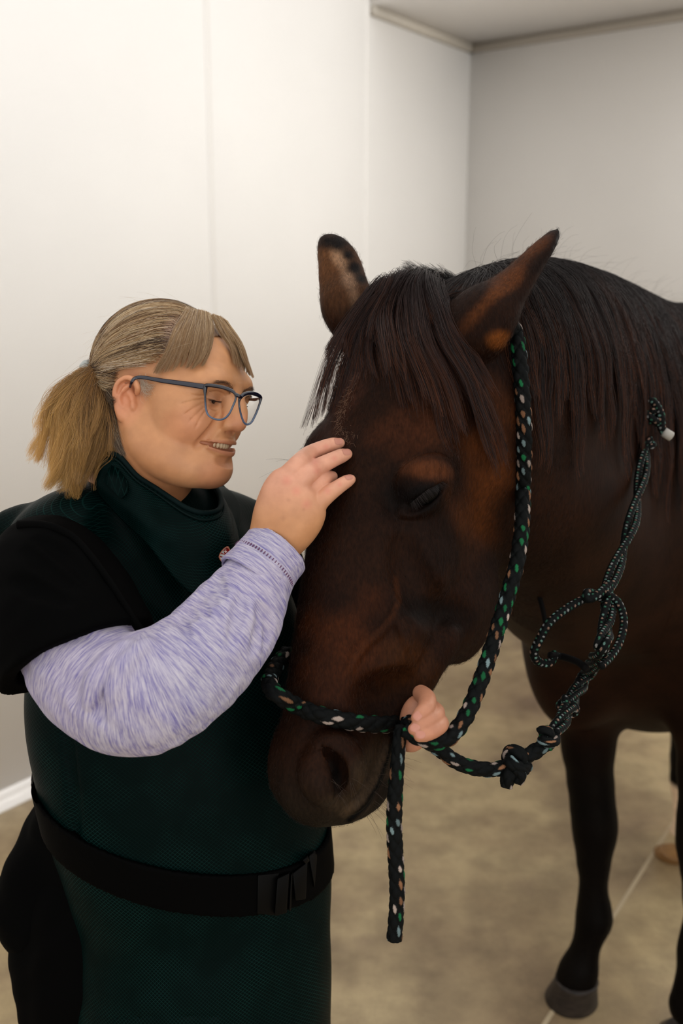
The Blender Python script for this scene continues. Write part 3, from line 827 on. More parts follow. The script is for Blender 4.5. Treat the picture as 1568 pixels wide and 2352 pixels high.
def horse_small():
    # near eye
    c, en, ax, up_ = H_FEAT.eye
    s = Solid(); s.ell(c + en*.001, .0218)
    g = s.grid(.0016); V, Q = g.mesh()
    em = plain('horse_eye', lin(3, 3, 3), .3, Specular_IOR_Level=.08)
    obj('eye', V, Q, em, HORSE)
    s = Solid(); s.ell(HH(-.100, -.075, .245), .021); V, Q = s.grid(.003).mesh()
    obj('eye', V, Q, em, HORSE)
    rng = np.random.default_rng(3)
    # lashes from the upper lid
    n = 170; t = rng.uniform(-1, 1, n); R = c + en*(.0245-.006*t[:, None]**2) + ax*(t[:, None]*.024) + up_*(.0045-.003*t[:, None]**2)
    D = en*.8 - up_*(.75) + ax*(t[:, None]*.4 + .1) + rng.normal(0, .1, (n, 3))
    tt = np.linspace(0, 1, 7); L = rng.uniform(.006, .011, n)
    st = R[:, None] + nrm(D)[:, None]*tt[None, :, None]*L[:, None, None] - up_*(tt**2*.004)[None, :, None]
    hair('eyelashes', st, np.linspace(1, .3, 7)*.00009, bpy.data.materials['mane_hair'], HORSE, np.tile(np.array(lin(40, 34, 32)[:3]), (n, 1)))
    # whiskers of the muzzle and chin
    W = []
    for x, y, dx, dy, L in [(880, 1740, 1, -.25, .06), (885, 1752, 1, -.1, .055), (878, 1770, .9, .2, .05), (872, 1800, .8, .5, .04), (868, 1815, .7, .7, .045), (860, 1840, .6, .8, .04), (862, 1855, .8, .6, .035),
                            (850, 1870, .5, .9, .04), (845, 1880, .3, 1, .035), (800, 1800, .2, 1, .025), (790, 1815, -.2, 1, .025), (780, 1830, .6, .8, .03), (770, 1790, .5, .9, .03), (810, 1790, .6, .6, .03)]:
        for k in range(3):
            try: p, nn = H_HEADN.hit(x+rng.uniform(-12, 6), y+rng.uniform(-10, 10))
            except ValueError: continue
            W.append((p, nrm(view((dx, -dy, 0))+nn*.5+rng.normal(0, .25, 3)), L*rng.uniform(.5, 1)))
    # long feelers by the far eye
    for x, y, dx, dy, L in [(672, 1062, -1, -.35, .042), (672, 1070, -1, .1, .05), (672, 1076, -1, .02, .035), (676, 1058, -1, -.2, .03)]:
        W.append((P(x+6, y, 1.35), nrm(view((dx, -dy, .2))), L))
    st = np.array([[p + d*L*s + np.array([0, 0, -.25])*L*s*s for s in np.linspace(0, 1, 8)] for p, d, L in W])
    hair('whiskers', st, np.linspace(1, .3, 8)*.00016, bpy.data.materials['mane_hair'], HORSE, np.tile(np.array(lin(60, 48, 40)[:3]), (len(W), 1)))
    # hooves
    hm = NT('hoof_horn'); a = hm.noise(40, 5, hm.mapping((1, 1, 6))); r = hm.ramp(a, 'Fac', [(.3, lin(26, 22, 20)), (.7, lin(58, 50, 44))]); hm.l(r, 'Color', hm.b, 'Base Color'); hm.set(Roughness=.5, Specular_IOR_Level=.25); hm.bump(a, 'Fac', .3, .002)
    ht = NT('pale_hoof_horn'); a = ht.noise(40, 5, ht.mapping((1, 1, 6))); r = ht.ramp(a, 'Fac', [(.3, lin(120, 84, 44)), (.7, lin(158, 116, 66))]); ht.l(r, 'Color', ht.b, 'Base Color'); ht.set(Roughness=.5)
    def hoof(top, base, fwd, rt, rb, h, mat, label=None):
        fwd = nrm(fwd); sd = np.cross([0, 0, 1.], fwd); V = []; seg = 32; a = np.linspace(0, 2*np.pi, seg, endpoint=False)
        levels = [(0, 1.0, 0), (.003, 1.06, 0), (.02, 1.04, .25), (.5, 1, .5), (.93, 1, 1), (1, .97, 1)]
        zs = [(1.0, rt*.9, 0), (.97, rt*1.07, 0), (.86, rt*1.04, .12), (.5, (rt+rb)/2, .5), (.06, rb, 1.0), (0.0, rb*.98, 1.0)]
        for z, r, f in zs:
            c = np.array(top)*(1-f)+np.array(base)*f; c = np.array([c[0], c[1], h*z])
            V += [c + fwd*r*np.cos(t)*(1.10 if np.cos(t) > 0 else .92) + sd*r*np.sin(t) for t in a]
        V += [np.array([top[0], top[1], h*1.02]), np.array([base[0], base[1], 0])]
        m = len(zs); Q = [(i*seg+j, (i+1)*seg+j, (i+1)*seg+(j+1) % seg, i*seg+(j+1) % seg) for i in range(m-1) for j in range(seg)]
        n = m*seg; Q += [(j, (j+1) % seg, n, n) for j in range(seg)] + [((m-1)*seg+(j+1) % seg, (m-1)*seg+j, n+1, n+1) for j in range(seg)]
        o = obj('hoof', np.array(V), np.array(Q), mat, HORSE)
        if label: o['label'] = label
    hoof(PY(1325, 2246, 2.17), PFLOOR(1312, 2296), np.array([-.5, -.8, 0]), .050, .066, .088, hm.m)
    hoof(PY(1587, 2312, 1.99), PFLOOR(1575, 2385), np.array([-.5, -.8, 0]), .050, .066, .088, hm.m)
    hoof(PFLOOR(1553, 1950, .075), PFLOOR(1545, 1962), np.array([-.5, -.8, 0]), .045, .058, .07, ht.m, 'pale tan hoof')
    hoof(PFLOOR(1782, 1968, .075), PFLOOR(1776, 1980), np.array([-.5, -.8, 0]), .045, .058, .07, ht.m, 'pale tan hoof')
horse_hair(); horse_small()
# ------------------------------------------------------------------ the woman
_wy, _wp = math.radians(64), math.radians(10)
_F0 = np.array([math.sin(_wy), 0, math.cos(_wy)]); _Lf = np.array([math.cos(_wy), 0, -math.sin(_wy)])
_F = math.cos(_wp)*_F0 - math.sin(_wp)*np.array([0, 1, 0]); _U = math.cos(_wp)*np.array([0, 1, 0]) + math.sin(_wp)*_F0
WL, WF, WU = view(_Lf), view(_F), view(_U)
WH = Fr(P(304, 915, 1.30) + WL*.073, WL, WF, WU)          # woman's head: her left, forward, up; origin between the ears

def woman_head():
    S = Solid(); h = WH; R = h.R
    S.ell(h(0, -.014, .045), (.074, .092, .084), R, .02)
    S.ell(h(0, .044, .050), (.065, .060, .050), R, .03)
    S.ell(h(0, .046, .0), (.060, .054, .058), R, .03)
    S.ell(h(0, .036, -.046), (.052, .054, .038), R, .03)
    for s in (-1, 1):
        S.ell(h(s*.048, .050, .0), (.020, .030, .024), h.rot(2, -s*25), .035)
        S.ell(h(s*.036, .0755, -.0205), (.022, .021, .020), R, .018)
        S.flow([h(s*.058, .002, -.022), h(s*.054, .012, -.054), h(s*.036, .054, -.074), h(s*.010, .088, -.077)], [.016, .017, .018, .016], 10, .02)
        S.ell(h(s*.044, .030, -.045), (.016, .034, .032), R, .03)
        S.flow([h(s*.010, .0955, .033), h(s*.028, .0935, .036), h(s*.046, .081, .031)], [.0055, .0055, .005], 8, .025)
    S.ell(h(0, .0735, -.037), (.036, .034, .029), R, .02)
    S.ell(h(0, .0935, -.0740), (.019, .0185, .0140), R, .018)
    S.ell(h(0, .044, -.076), (.040, .048, .022), R, .03)
    for s in (-1, 1): S.ell(h(s*.031, .108, .018), (.017, .012, .010), R, .022, sub=True)
    # nose
    S.flow([h(0, .097, .034), h(0, .101, .021), h(0, .1105, .006), h(0, .1165, -.007)], [.0085, .0075, .0085, .0092], 10, .012)
    S.ell(h(0, .1180, -.0125), (.0112, .0108, .0095), R, .008)
    for s in (-1, 1):
        S.ell(h(s*.0125, .1075, -.0150), (.0085, .012, .0082), R, .007)
        S.ell(h(s*.0080, .1125, -.0230), (.0035, .0055, .0035), R, .003, sub=True)
    B = Solid() + S
    def f(x, z, lift=0.0):
        p = B.shoot(h(x, .17, z), -WF); return p + WF*lift
    def fl(pts, rad, n, k, lift=0.0, sub=False): 
        ls = lift if isinstance(lift, (list, tuple)) else [lift]*len(pts)
        S.flow([f(a, b, l) for (a, b), l in zip(pts, ls)], rad, n, k, sub)
    F = Solid()
    for s in (-1, 1):
        fl([(s*.0185, -.008), (s*.027, -.019), (s*.036, -.033), (s*.040, -.048)], [.001, .002, .0022, .001], 12, .009, .0002, True)
        # narrowed eyes, looking down
        c = h(s*.0300, .0835, .0165)
        S.ell(c, (.0150, .0148, .0132), R, .007)
    B = Solid() + S
    def both(px, rad, n, k, dep=0.0, sub=True):
        """a crease or fold laid over the near side of the face and mirrored on the far side"""
        a = np.array([B.hit(x, y)[0] for x, y in px]); lc = WH.inv(a); mc = lc*np.array([-1, 1, 1])
        for c_ in (lc, mc):
            pts = np.array([h(*v) for v in c_]); g = np.array([B.grad(p) for p in pts]); S.flow(pts - g*dep, rad, n, k, sub)
    for s in (-1, 1):
        fl([(s*.0165, .0125), (s*.024, .0105), (s*.033, .0105), (s*.043, .0135)], [.0010, .0036, .0036, .0010], 12, .0012, 0, True)
        fl([(s*.016, .0150), (s*.024, .0148), (s*.034, .0148), (s*.046, .0150)], [.0005, .0010, .0010, .0008], 12, .0015, .0006)
    both([(474, 903), (488, 896), (505, 895), (518, 903)], [.0005, .0009, .0009, .0005], 10, .003)
    both([(478, 936), (494, 942), (512, 936)], [.0005, .0010, .0005], 8, .005)
    for L in ([(470, 909), (445, 908), (415, 899)], [(470, 917), (442, 921), (414, 928)], [(470, 925), (446, 937), (424, 952)], [(472, 933), (452, 951), (434, 970)], [(474, 941), (460, 961), (448, 984)]):
        both(L, [.0001, .0002, .0001], 8, .0022, -.0002)
    # lips, smiling
    fl([(-.030, -.0410), (-.024, -.0400), (-.014, -.0372), (-.005, -.0362), (0, -.0372), (.005, -.0362), (.014, -.0372), (.024, -.0400), (.030, -.0410)],
       [.0007, .0014, .0020, .0025, .0025, .0025, .0020, .0014, .0007], 24, .005, [-.001, -.0006, 0, .0004, .0004, .0004, 0, -.0006, -.001])
    fl([(-.029, -.0450), (-.022, -.0480), (-.010, -.0515), (0, -.0525), (.010, -.0515), (.022, -.0480), (.029, -.0450)], [.0007, .0018, .0032, .0036, .0032, .0018, .0007], 22, .007, -.001)
    B = Solid() + S
    for dep, sc in ((.0006, 1), (-.0025, 1.15), (-.0060, 1.1)):
        fl([(-.033, -.0420), (-.026, -.0432), (-.014, -.0444), (0, -.0450), (.014, -.0444), (.026, -.0432), (.033, -.0420)], [.0012*sc, .0029*sc, .0039*sc, .0042*sc, .0039*sc, .0029*sc, .0012*sc], 26, .0012, dep, True)
    fl([(-.016, -.0625), (0, -.0635), (.016, -.0625)], [.0008, .0012, .0008], 8, .010, .0005, True)
    # ears
    for s in (-1, 1):
        ct, sn = math.cos(math.radians(-19)), math.sin(math.radians(-19))
        def e(a, b, c): b, c = b*.80, c*.80; return h(s*(.0735+a*.9), b*ct - c*sn - .002, b*sn + c*ct - .003)
        er = h.rot(0, 19)
        S.ell(e(.002, -.006, .0), (.007, .012, .023), er, .006)
        ring = [e(.003, .008, .016), e(.008, .010, .026), e(.012, .000, .034), e(.0145, -.012, .032), e(.016, -.021, .018), e(.0145, -.021, .002), e(.011, -.013, -.014), e(.008, -.004, -.026)]
        S.flow(ring, [.0024, .0028, .003, .003, .003, .003, .003, .0036], 26, .004)
        S.ell(e(.006, .001, -.028), (.0042, .0072, .0080), er, .005)
        S.flow([e(.010, -.006, .024), e(.012, -.012, .012), e(.011, -.011, -.002), e(.008, -.004, -.014)], [.0018, .0025, .0025, .0018], 12, .004)
        S.ell(e(.004, .012, -.004), (.004, .0035, .006), er, .004)
        S.ell(e(.012, .000, -.002), (.007, .0060, .0092), er, .004, sub=True)
        S.flow([e(.012, .004, .024), e(.0155, -.006, .027), e(.017, -.014, .018), e(.016, -.015, .004)], [.001, .0020, .0020, .001], 10, .003, sub=True)
    S.front = f
    return S
NB = P(322, 1215, 1.415)                                    # base of the neck
def woman_neck():
    S = Solid()
    S.flow([WH(0, -.020, .0), WH(0, -.022, -.06), WH(0, -.030, -.10), NB*.45+WH(0, -.030, -.10)*.55, NB], [.054, .052, .053, .056, .066], 12, .03)
    S.flow([WH(-.05, -.02, -.03), WH(-.04, .0, -.09), NB+view((.03, .01, .02))], [.012, .011, .012], 10, .02)
    return S
_wh = woman_head(); W_HEAD = _wh + woman_neck(); W_HEAD.front = _wh.front

# arms and hands (bare skin), in pixels and depth
R_SH, R_EL, R_WR = P(120, 1290, 1.29), P(285, 1590, 1.155), P(632, 1245, 1.235)
L_SH, L_EL, L_WR = P(560, 1270, 1.56), P(640, 1640, 1.52), P(905, 1668, 1.355)
def fingers(S, list_, k=.004):
    for pts, rad in list_: S.flow([P(*a) for a in pts], rad, 14, k)
def right_hand():
    S = Solid(); T = H_HEADN
    def touch(x, y, r): 
        p, n = T.hit(x, y); return proj(p - VF*(r*1.0))[2] - .0015
    di, dm, dp, dr = touch(779, 1018, .0068), touch(797, 1043, .0068), touch(804, 1101, .006), touch(765, 1098, .006)
    k = 1.226
    S.flow([P(560, 1340, 1.215), P(632, 1243, 1.235), P(650, 1205, k+.004)], [.030, .0275, .029], 8, .012, side=view((.25, .2, 1)), flat=.68)
    # palm: four rays from the wrist to the knuckles
    K = [(652, 1102, k-.006), (675, 1122, k-.009), (697, 1146, k-.007), (715, 1171, k-.002)]
    for (x, y, d), (wx, wy), r in zip(K, [(618, 1205), (632, 1215), (650, 1226), (664, 1236)], [.0135, .0135, .0135, .0130]):
        S.flow([P(wx, wy, k+.006), P((x+wx)/2, (y+wy)/2, d+.006), P(x, y, d+.003)], [.0165, .0160, r], 8, .016)
    fingers(S, [([K[0], (684, 1066, k-.007), (711, 1043, di-.012), (748, 1026, di-.006), (766, 1021, di-.001), (780, 1018, di+.001)], [.0118, .0104, .0098, .0084, .0080, .0066]),
                ([K[1], (704, 1092, k-.009), (730, 1073, dm-.014), (768, 1054, dm-.006), (784, 1047, dm-.001), (797, 1043, dm+.001)], [.0118, .0104, .0098, .0084, .0080, .0066]),
                ([K[2], (718, 1124, k+.004), (738, 1108, k+.012), (752, 1098, dr-.004), (764, 1094, dr+.002)], [.0112, .0098, .0090, .0078, .0062]),
                ([K[3], (738, 1149, k-.003), (758, 1132, dp-.011), (783, 1114, dp-.004), (794, 1107, dp-.001), (806, 1101, dp+.001)], [.0108, .0094, .0086, .0074, .0070, .0058])])
    for x, y, d in K: S.ell(P(x, y, d-.0055), .0065, None, .010)
    for x, y, d in ((711, 1043, di-.017), (730, 1073, dm-.019)): S.ell(P(x, y, d), .0055, None, .008)
    # thumb on the far side, resting on the forehead's edge
    S.flow([P(632, 1190, k+.022), P(650, 1150, k+.026), P(684, 1116, k+.022), P(708, 1094, k+.012)], [.015, .0115, .0095, .0078], 12, .012)
    # tendons and veins
    for x, y, d in K[:3]:
        S.flow([P(x-3, y+4, d-.0085), P((x+640)/2, (y+1215)/2, k-.0105), P(646, 1222, k-.008)], [.0014, .0014, .0008], 8, .006)
    # nails
    N = []
    for (x, y, ux, uy, w, l) in ((777.5, 1012.5, 1, .22, .0058, .0058), (796, 1036.5, 1, .33, .0058, .0058), (801, 1094.5, 1, .50, .0050, .0050)):
        N.append((x, y, ux, uy, w, l))
    S.nails = N
    return S
def left_hand():
    S = Solid()
    S.flow([P(800, 1660, 1.425), L_WR, P(940, 1664, 1.295), P(958, 1655, 1.235)], [.026, .024, .022, .020], 10, .015)
    S.ell(P(962, 1648, 1.222), (.022, .028, .018), np.stack([VX, VU, VF]), .012)
    S.flow([P(925, 1690, 1.24), P(940, 1703, 1.20), P(958, 1706, 1.186)], [.010, .009, .007], 8, .010)          # heel of the hand under the rope
    fingers(S, [([(966, 1592, 1.215), (980, 1606, 1.180), (978, 1626, 1.154), (964, 1642, 1.144), (957, 1649, 1.142)], [.0100, .0104, .0092, .0080, .0068]),
                ([(985, 1622, 1.215), (1001, 1638, 1.176), (984, 1655, 1.150), (958, 1671, 1.141), (950, 1675, 1.140)], [.0100, .0102, .0092, .0080, .0068]),
                ([(994, 1650, 1.210), (1011, 1662, 1.172), (994, 1678, 1.148), (970, 1689, 1.139), (963, 1691, 1.138)], [.0092, .0096, .0088, .0076, .0066])], .0022)
    S.nails = [(957.5, 1645, -.55, .80, .0048, .0056), (952, 1672, -.9, .42, .0048, .0056), (965, 1688, -.9, .38, .0046, .0054)]
    return S
W_RH = right_hand(); W_LH = left_hand()
def woman_body():
    S = Solid()
    # trunk, arms and legs under the clothes
    S.flow([NB, P(330, 1330, 1.43), P(385, 1600, 1.43), P(425, 1900, 1.44), P(440, 2150, 1.46), P(445, 2300, 1.47)], [.06, .10, .13, .13, .13, .12], 14, .03, side=view((.3, 0, 1)), flat=.75)
    S.chain([P(320, 1290, 1.42), P(140, 1320, 1.30)], [.045, .04], .03); S.chain([P(340, 1290, 1.44), P(540, 1310, 1.54)], [.045, .035], .03)
    S.chain([P(140, 1340, 1.27), P(210, 1520, 1.20), P(318, 1590, 1.145), P(560, 1345, 1.215)], [.04, .045, .046, .028], .02); S.chain([L_SH, L_EL, P(800, 1660, 1.425)], [.045, .04, .03], .02)
    for x, y in ((-.13, 1.50), (-.24, 1.30)):
        S.chain([P(420, 2300, 1.47)*.6+np.array([x, y, .8])*.4, np.array([x, y, .45]), np.array([x, y, .08])], [.085, .055, .038], .03)
    return S
W_BODY = woman_body()
W_SKIN = W_HEAD + W_RH + W_LH

def skin_mat():
    m = NT('skin'); a = m.n('ShaderNodeAttribute', attribute_name='tint')
    x = m.noise(60, 5, m.mapping()); r = m.ramp(x, 'Fac', [(.3, (.90, .86, .84, 1)), (.7, (1.06, 1.04, 1.02, 1))])
    mm = m.mix(a, 'Color', r, 'Color', 1, 'MULTIPLY')
    y = m.noise(900, 2, m.mapping()); m.bump(y, 'Fac', .12, .0006)
    m.t.links.new(mm.outputs[2], m.b.inputs['Base Color'])
    m.set(Roughness=.46, Specular_IOR_Level=.4, Subsurface_Weight=.12, Subsurface_Radius=(.008, .005, .003), Subsurface_Scale=.6)
    return m.m
def nail_mesh(S, x, y, ux, uy, w, l):
    """a fingernail lying on the finger: centre at a pixel, pointing (ux, uy)"""
    p, n = S.hit(x, y); a = nrm(view((ux, uy, 0))); a = nrm(a - n*(a @ n)); b = np.cross(n, a)
    V = []; nu, nv = 8, 8
    for i in range(nu+1):
        for j in range(nv+1):
            u = i/nu*2-1; v = j/nv*2-1
            uu = u; vv = v*(math.sqrt(max(0, 1-max(0, abs(u)-.45)**2/.42)) if abs(u) > .45 else 1)
            q = p + a*uu*l + b*vv*w
            V.append(q)
    V = np.array(V); lift = .0004
    for _ in range(3):
        d = S.at(V); V = V - S.grad(V)*(d-lift)[:, None]
    Q = [(i*(nv+1)+j, (i+1)*(nv+1)+j, (i+1)*(nv+1)+j+1, i*(nv+1)+j+1) for i in range(nu) for j in range(nv)]
    return V, np.array(Q)
def woman():
    base = np.array([-.18, 1.42, 0.])
    t = thing('person', 'smiling woman with blond ponytail in green protective apron, stroking the horse', 'person', tuple(base))
    def part(S, vox, lo=None, hi=None): return S.grid(vox, lo, hi).mesh()
    Vh, Qh = part(W_HEAD, .0014)
    Vr, Qr = part(W_RH, .0012); Vl, Ql = part(W_LH, .0013); Vb, Qb = part(W_BODY, .008)
    V, Q = merge((Vh, Qh), (Vr, Qr), (Vl, Ql), (Vb, Qb))
    n = len(V); col = np.tile(np.array(lin(194, 140, 98)[:3]), (n, 1)); q = WH.inv(V)
    def blend(m, c, w=1): col[:] = col*(1-(m*w)[:, None])+np.array(c[:3])*(m*w)[:, None]
    def spot(c, r): return np.clip(1-np.sqrt((((q-np.array(c))/np.array(r))**2).sum(1)), 0, 1)**.7
    nh = len(Vh)
    for s in (-1, 1):
        blend(spot((s*.045, .07, -.02), (.035, .04, .035)), lin(214, 132, 104), .45)
    blend(spot((0, .115, -.012), (.02, .02, .02)), lin(212, 130, 108), .5)
    blend(spot((0, .09, -.08), (.04, .035, .03)), lin(206, 128, 104), .5)
    for s in (-1, 1): blend(spot((s*.085, -.005, .0), (.03, .03, .045)), lin(218, 138, 112), .5)
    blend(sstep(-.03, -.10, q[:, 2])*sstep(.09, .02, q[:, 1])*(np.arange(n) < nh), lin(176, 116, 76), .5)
    for s in (-1, 1): blend(spot((s*.030, .098, .014), (.021, .02, .013)), lin(140, 88, 66), .55)  # brown tint painted over the lids for their shade
    blend(spot((0, .105, -.045), (.032, .03, .010)), lin(120, 60, 50), .5)
    lip = ((np.abs(q[:, 0]) < .031)*(q[:, 1] > .075)).astype(float)*np.maximum(sstep(.0040, .0026, np.abs(q[:, 2]+.0372+.10*np.abs(q[:, 0]))), sstep(.0062, .0042, np.abs(q[:, 2]+.0512-.20*np.abs(q[:, 0]))))
    lip *= (np.arange(n) < nh)
    blend(lip, lin(168, 100, 80), .45)
    rhm = ((np.arange(n) >= nh) & (np.arange(n) < nh+len(Vr))).astype(float); pr = proj(V)
    blend(rhm*sstep(1215, 1080, pr[:, 1]), lin(214, 158, 136), .75)
    for x, y, r in ((724, 1062, 15), (728, 1081, 14), (752, 1128, 12), (748, 1026, 9), (768, 1053, 9), (780, 1112, 9), (658, 1104, 16), (680, 1128, 15), (704, 1158, 16)):
        blend(rhm*np.clip(1-np.hypot(pr[:, 0]-x, pr[:, 1]-y)/r, 0, 1), lin(204, 122, 104), .5)
    for x, y, r in ((697, 1170, 5), (662, 1148, 7), (650, 1190, 10)): blend(rhm*np.clip(1-np.hypot(pr[:, 0]-x, pr[:, 1]-y)/r, 0, 1), lin(150, 98, 72), .3)
    lhm = ((np.arange(n) >= nh+len(Vr)) & (np.arange(n) < nh+len(Vr)+len(Vl))).astype(float)
    blend(lhm, lin(178, 122, 98), .8)
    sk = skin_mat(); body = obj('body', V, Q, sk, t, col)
    # nails
    nm = plain('fingernail', lin(184, 124, 104), .4)
    vq = [nail_mesh(W_RH, *a) for a in W_RH.nails] + [nail_mesh(W_LH, *a) for a in W_LH.nails]
    for v, qq in vq: obj('fingernail', v, qq, nm, t)
    # eyes
    em = NT('eye'); tc = em.n('ShaderNodeAttribute', attribute_name='tint'); em.l(tc, 'Color', em.b, 'Base Color'); em.set(Roughness=.08)
    for s in (-1, 1):
        S = Solid(); c = WH(s*.0300, .0835, .0165); S.ell(c, .0124); v, qq = S.grid(.0012).mesh()
        look = nrm(WF*.8 - WU*.55 + WL*.0); d = nrm(v-c) @ look; cc = np.where((d > .93)[:, None], np.array(lin(20, 14, 12)[:3]), np.where((d > .86)[:, None], np.array(lin(84, 66, 52)[:3]), np.array(lin(206, 196, 190)[:3])))
        obj('eye', v, qq, em.m, t, cc)
    # teeth
    V_, Q_ = [], []
    for i in range(-4, 5):
        a = i*.0054; y0 = .1035 - a*a*19; w = .0030 if abs(i) < 2 else .0026
        S = Solid(); S.ell(WH(a, y0-.002, -.0418), (w*1.0, .0032, .0056), WH.rot(2, -a*900), .0015); v, qq = S.grid(.0009).mesh(); V_.append(v); Q_.append(qq)
    v, qq = merge(*zip(V_, Q_)); obj('teeth', v, qq, plain('teeth', lin(214, 192, 156), .3), t)
    return t, body
WOMAN, WBODY = woman()
# ------------------------------------------------------------------ hair of the woman
def woman_hair():
    rng = np.random.default_rng(21)
    m = NT('fair_hair'); a = m.n('ShaderNodeAttribute', attribute_name='tint'); m.l(a, 'Color', m.b, 'Base Color'); m.set(Roughness=.40, Specular_IOR_Level=.45); hm = m.m
    G = W_HEAD.grid(.0025, WH.o-.18, WH.o+.20); h = WH
    T = P(214, 858, 1.365)                                                        # the hair tie
    # hair-bearing skin, in head coordinates
    def hairy(q):
        x, y, z = q[:, 0], q[:, 1], q[:, 2]; ax = np.abs(x)
        front = .080 - .55*np.maximum(ax-.030, 0)                                  # hairline runs back towards the temples
        side = z > np.where(y > .012, .040 + .55*(y-.012), np.where(y > -.026, .040, np.where(y > -.042, .040-(-.026-y)*6.5, -.066)))
        top = (z > .070) & (y < front)
        return ((y < .062) & side) | top
    def scalp(n):
        u = rng.normal(size=(n, 3)); u = nrm(u); p = h(0, -.014, .045) + (u*np.array([.085, .105, .095])) @ h.R
        p = G.surf(p, .0, 10); return p[hairy(h.inv(p))]
    # close-lying cap of hair under the strands
    S = Solid(); S.ell(h(0, -.014, .047), (.0768, .0955, .0875), h.R, .02); S.ell(h(0, .042, .052), (.0665, .0575, .0515), h.R, .03)
    S.ell(h(0, -.055, -.005), (.052, .05, .05), h.R, .03)
    V, Q = S.grid(.0025).mesh(); q = h.inv(V); ok = hairy(q - np.array([0, -.004, .006])) | (h.inv(V)[:, 1] < -.052)*(q[:, 2] > -.05)
    d = G.sample(V); keep = ok[Q].all(1); us = np.unique(Q[keep]); mp = -np.ones(len(V), int); mp[us] = np.arange(len(us))
    root = obj('hair', V[us], mp[Q[keep]], plain('hair_under', lin(112, 84, 62), .7, .4, 300), WOMAN)
    # combed back to the tie
    R = scalp(44000); R = R[rng.permutation(len(R))[:22000]]; n = len(R); q = h.inv(R)
    pl = np.array([h.inv(W_HEAD.hit(x, y)[0]) for x, y in ((430, 735), (412, 770), (396, 805), (375, 832), (352, 852))]); pl = pl[np.argsort(pl[:, 2])]
    yp = lambda z: np.interp(z, pl[:, 2], pl[:, 1])
    bang = q[:, 1] > yp(q[:, 2]) - .002
    R = R[~bang]; q = q[~bang]; n = len(R); m_ = 18; t = np.linspace(0, 1, m_)
    tq = h.inv(T); st = np.zeros((n, m_, 3))
    Tn = T + rng.normal(0, .007, (n, 3))
    sag = np.array([0, 0, -1.]) 
    for k, tt in enumerate(t):
        w = tt**1.15
        st[:, k] = R*(1-w)+Tn*w - sag*0 
    layer = rng.uniform(.0025, .0080, n)
    for k in range(1, m_-1):
        dd = G.sample(st[:, k]); g = G.grad(st[:, k]); lift = (layer+.0045*np.sin(np.pi*t[k]))
        st[:, k] += g*np.maximum(lift-dd, 0)[:, None]
        for _ in range(2):
            dd = G.sample(st[:, k]); g = G.grad(st[:, k]); st[:, k] += g*np.maximum(lift-dd, 0)[:, None]
    # keep them clear of the ears
    for s in (-1, 1):
        ec = h(s*.082, -.010, .0); dd = st-ec; L = np.linalg.norm(dd, axis=2, keepdims=True); e = np.maximum(.030-L, 0)
        st += WU*e*1.4*(dd @ WU > 0)[..., None] - WF*e*1.2*(dd @ WU <= 0)[..., None]
    st, own = clump(st, 90, 1.2, .5, 5); st, own2 = clump(st, 12, 1.2, .35, 6)
    st = st + np.sin(t[None, :, None]*7+rng.uniform(0, 6.28, (n, 1, 3)))*.0006
    pal = np.array([lin(170, 138, 98)[:3], lin(114, 80, 46)[:3], lin(206, 180, 142)[:3], lin(224, 206, 182)[:3], lin(66, 44, 28)[:3]])
    ci = rng.choice(5, n, p=[.30, .24, .22, .10, .14]); cl = rng.choice(5, own.max()+1, p=[.28, .26, .22, .08, .16])[own]; ci = np.where(rng.uniform(0, 1, n) < .55, cl, ci)
    c = pal[ci]*rng.uniform(.8, 1.15, (n, 1))
    tie_dark = np.array(lin(112, 86, 58)[:3]); tt = t[None, :, None]; cc = c[:, None]*(1-.2*tt)+tie_dark*.2*tt
    ps = proj(st.reshape(-1, 3)).reshape(n, m_, 3); w = .75*np.clip(1.25-np.sqrt(((ps[..., 0]-402)/26)**2+((ps[..., 1]-768)/42)**2), 0, 1)[..., None]*rng.uniform(.4, 1, (n, 1, 1))
    cc = cc*(1-w)+np.array(lin(222, 190, 172)[:3])*w
    hair('swept_hair', st, np.linspace(1, .8, m_)*.00014, hm, root, cc)
    # fringe
    D = lambda i, n_: 1.335 - .006*i
    def gd(px, d0, d1, lift):
        k = len(px); out = []
        for i, (x, y) in enumerate(px):
            f = i/(k-1)
            try:
                p, nn = W_HEAD.hit(x, y); p = p + nn*(lift*(1-.35*f)+.0015)
            except ValueError: p = P(x, y, d0*(1-f)+d1*f)
            out.append(p)
        return spline(np.array(out), 14)
    left = np.array([gd(g, 1.33, 1.30, .007) for g in (
        [(428, 722), (405, 765), (385, 812), (352, 856)], [(432, 716), (408, 770), (392, 815), (370, 862)], [(442, 714), (424, 770), (410, 820), (394, 858)], [(455, 714), (443, 770), (432, 820), (416, 856)],
        [(466, 716), (462, 770), (455, 818), (440, 852)], [(474, 719), (475, 770), (470, 815), (453, 849)], [(482, 723), (483, 765), (481, 805), (469, 845)])])
    right = np.array([gd(g, 1.32, 1.305, .007) for g in (
        [(488, 724), (507, 766), (519, 802), (527, 836)], [(496, 727), (519, 771), (533, 815), (543, 852)], [(504, 730), (534, 775), (548, 820), (558, 862)], [(514, 736), (548, 785), (562, 830), (570, 872)], [(520, 742), (556, 795), (571, 840), (579, 868)])])
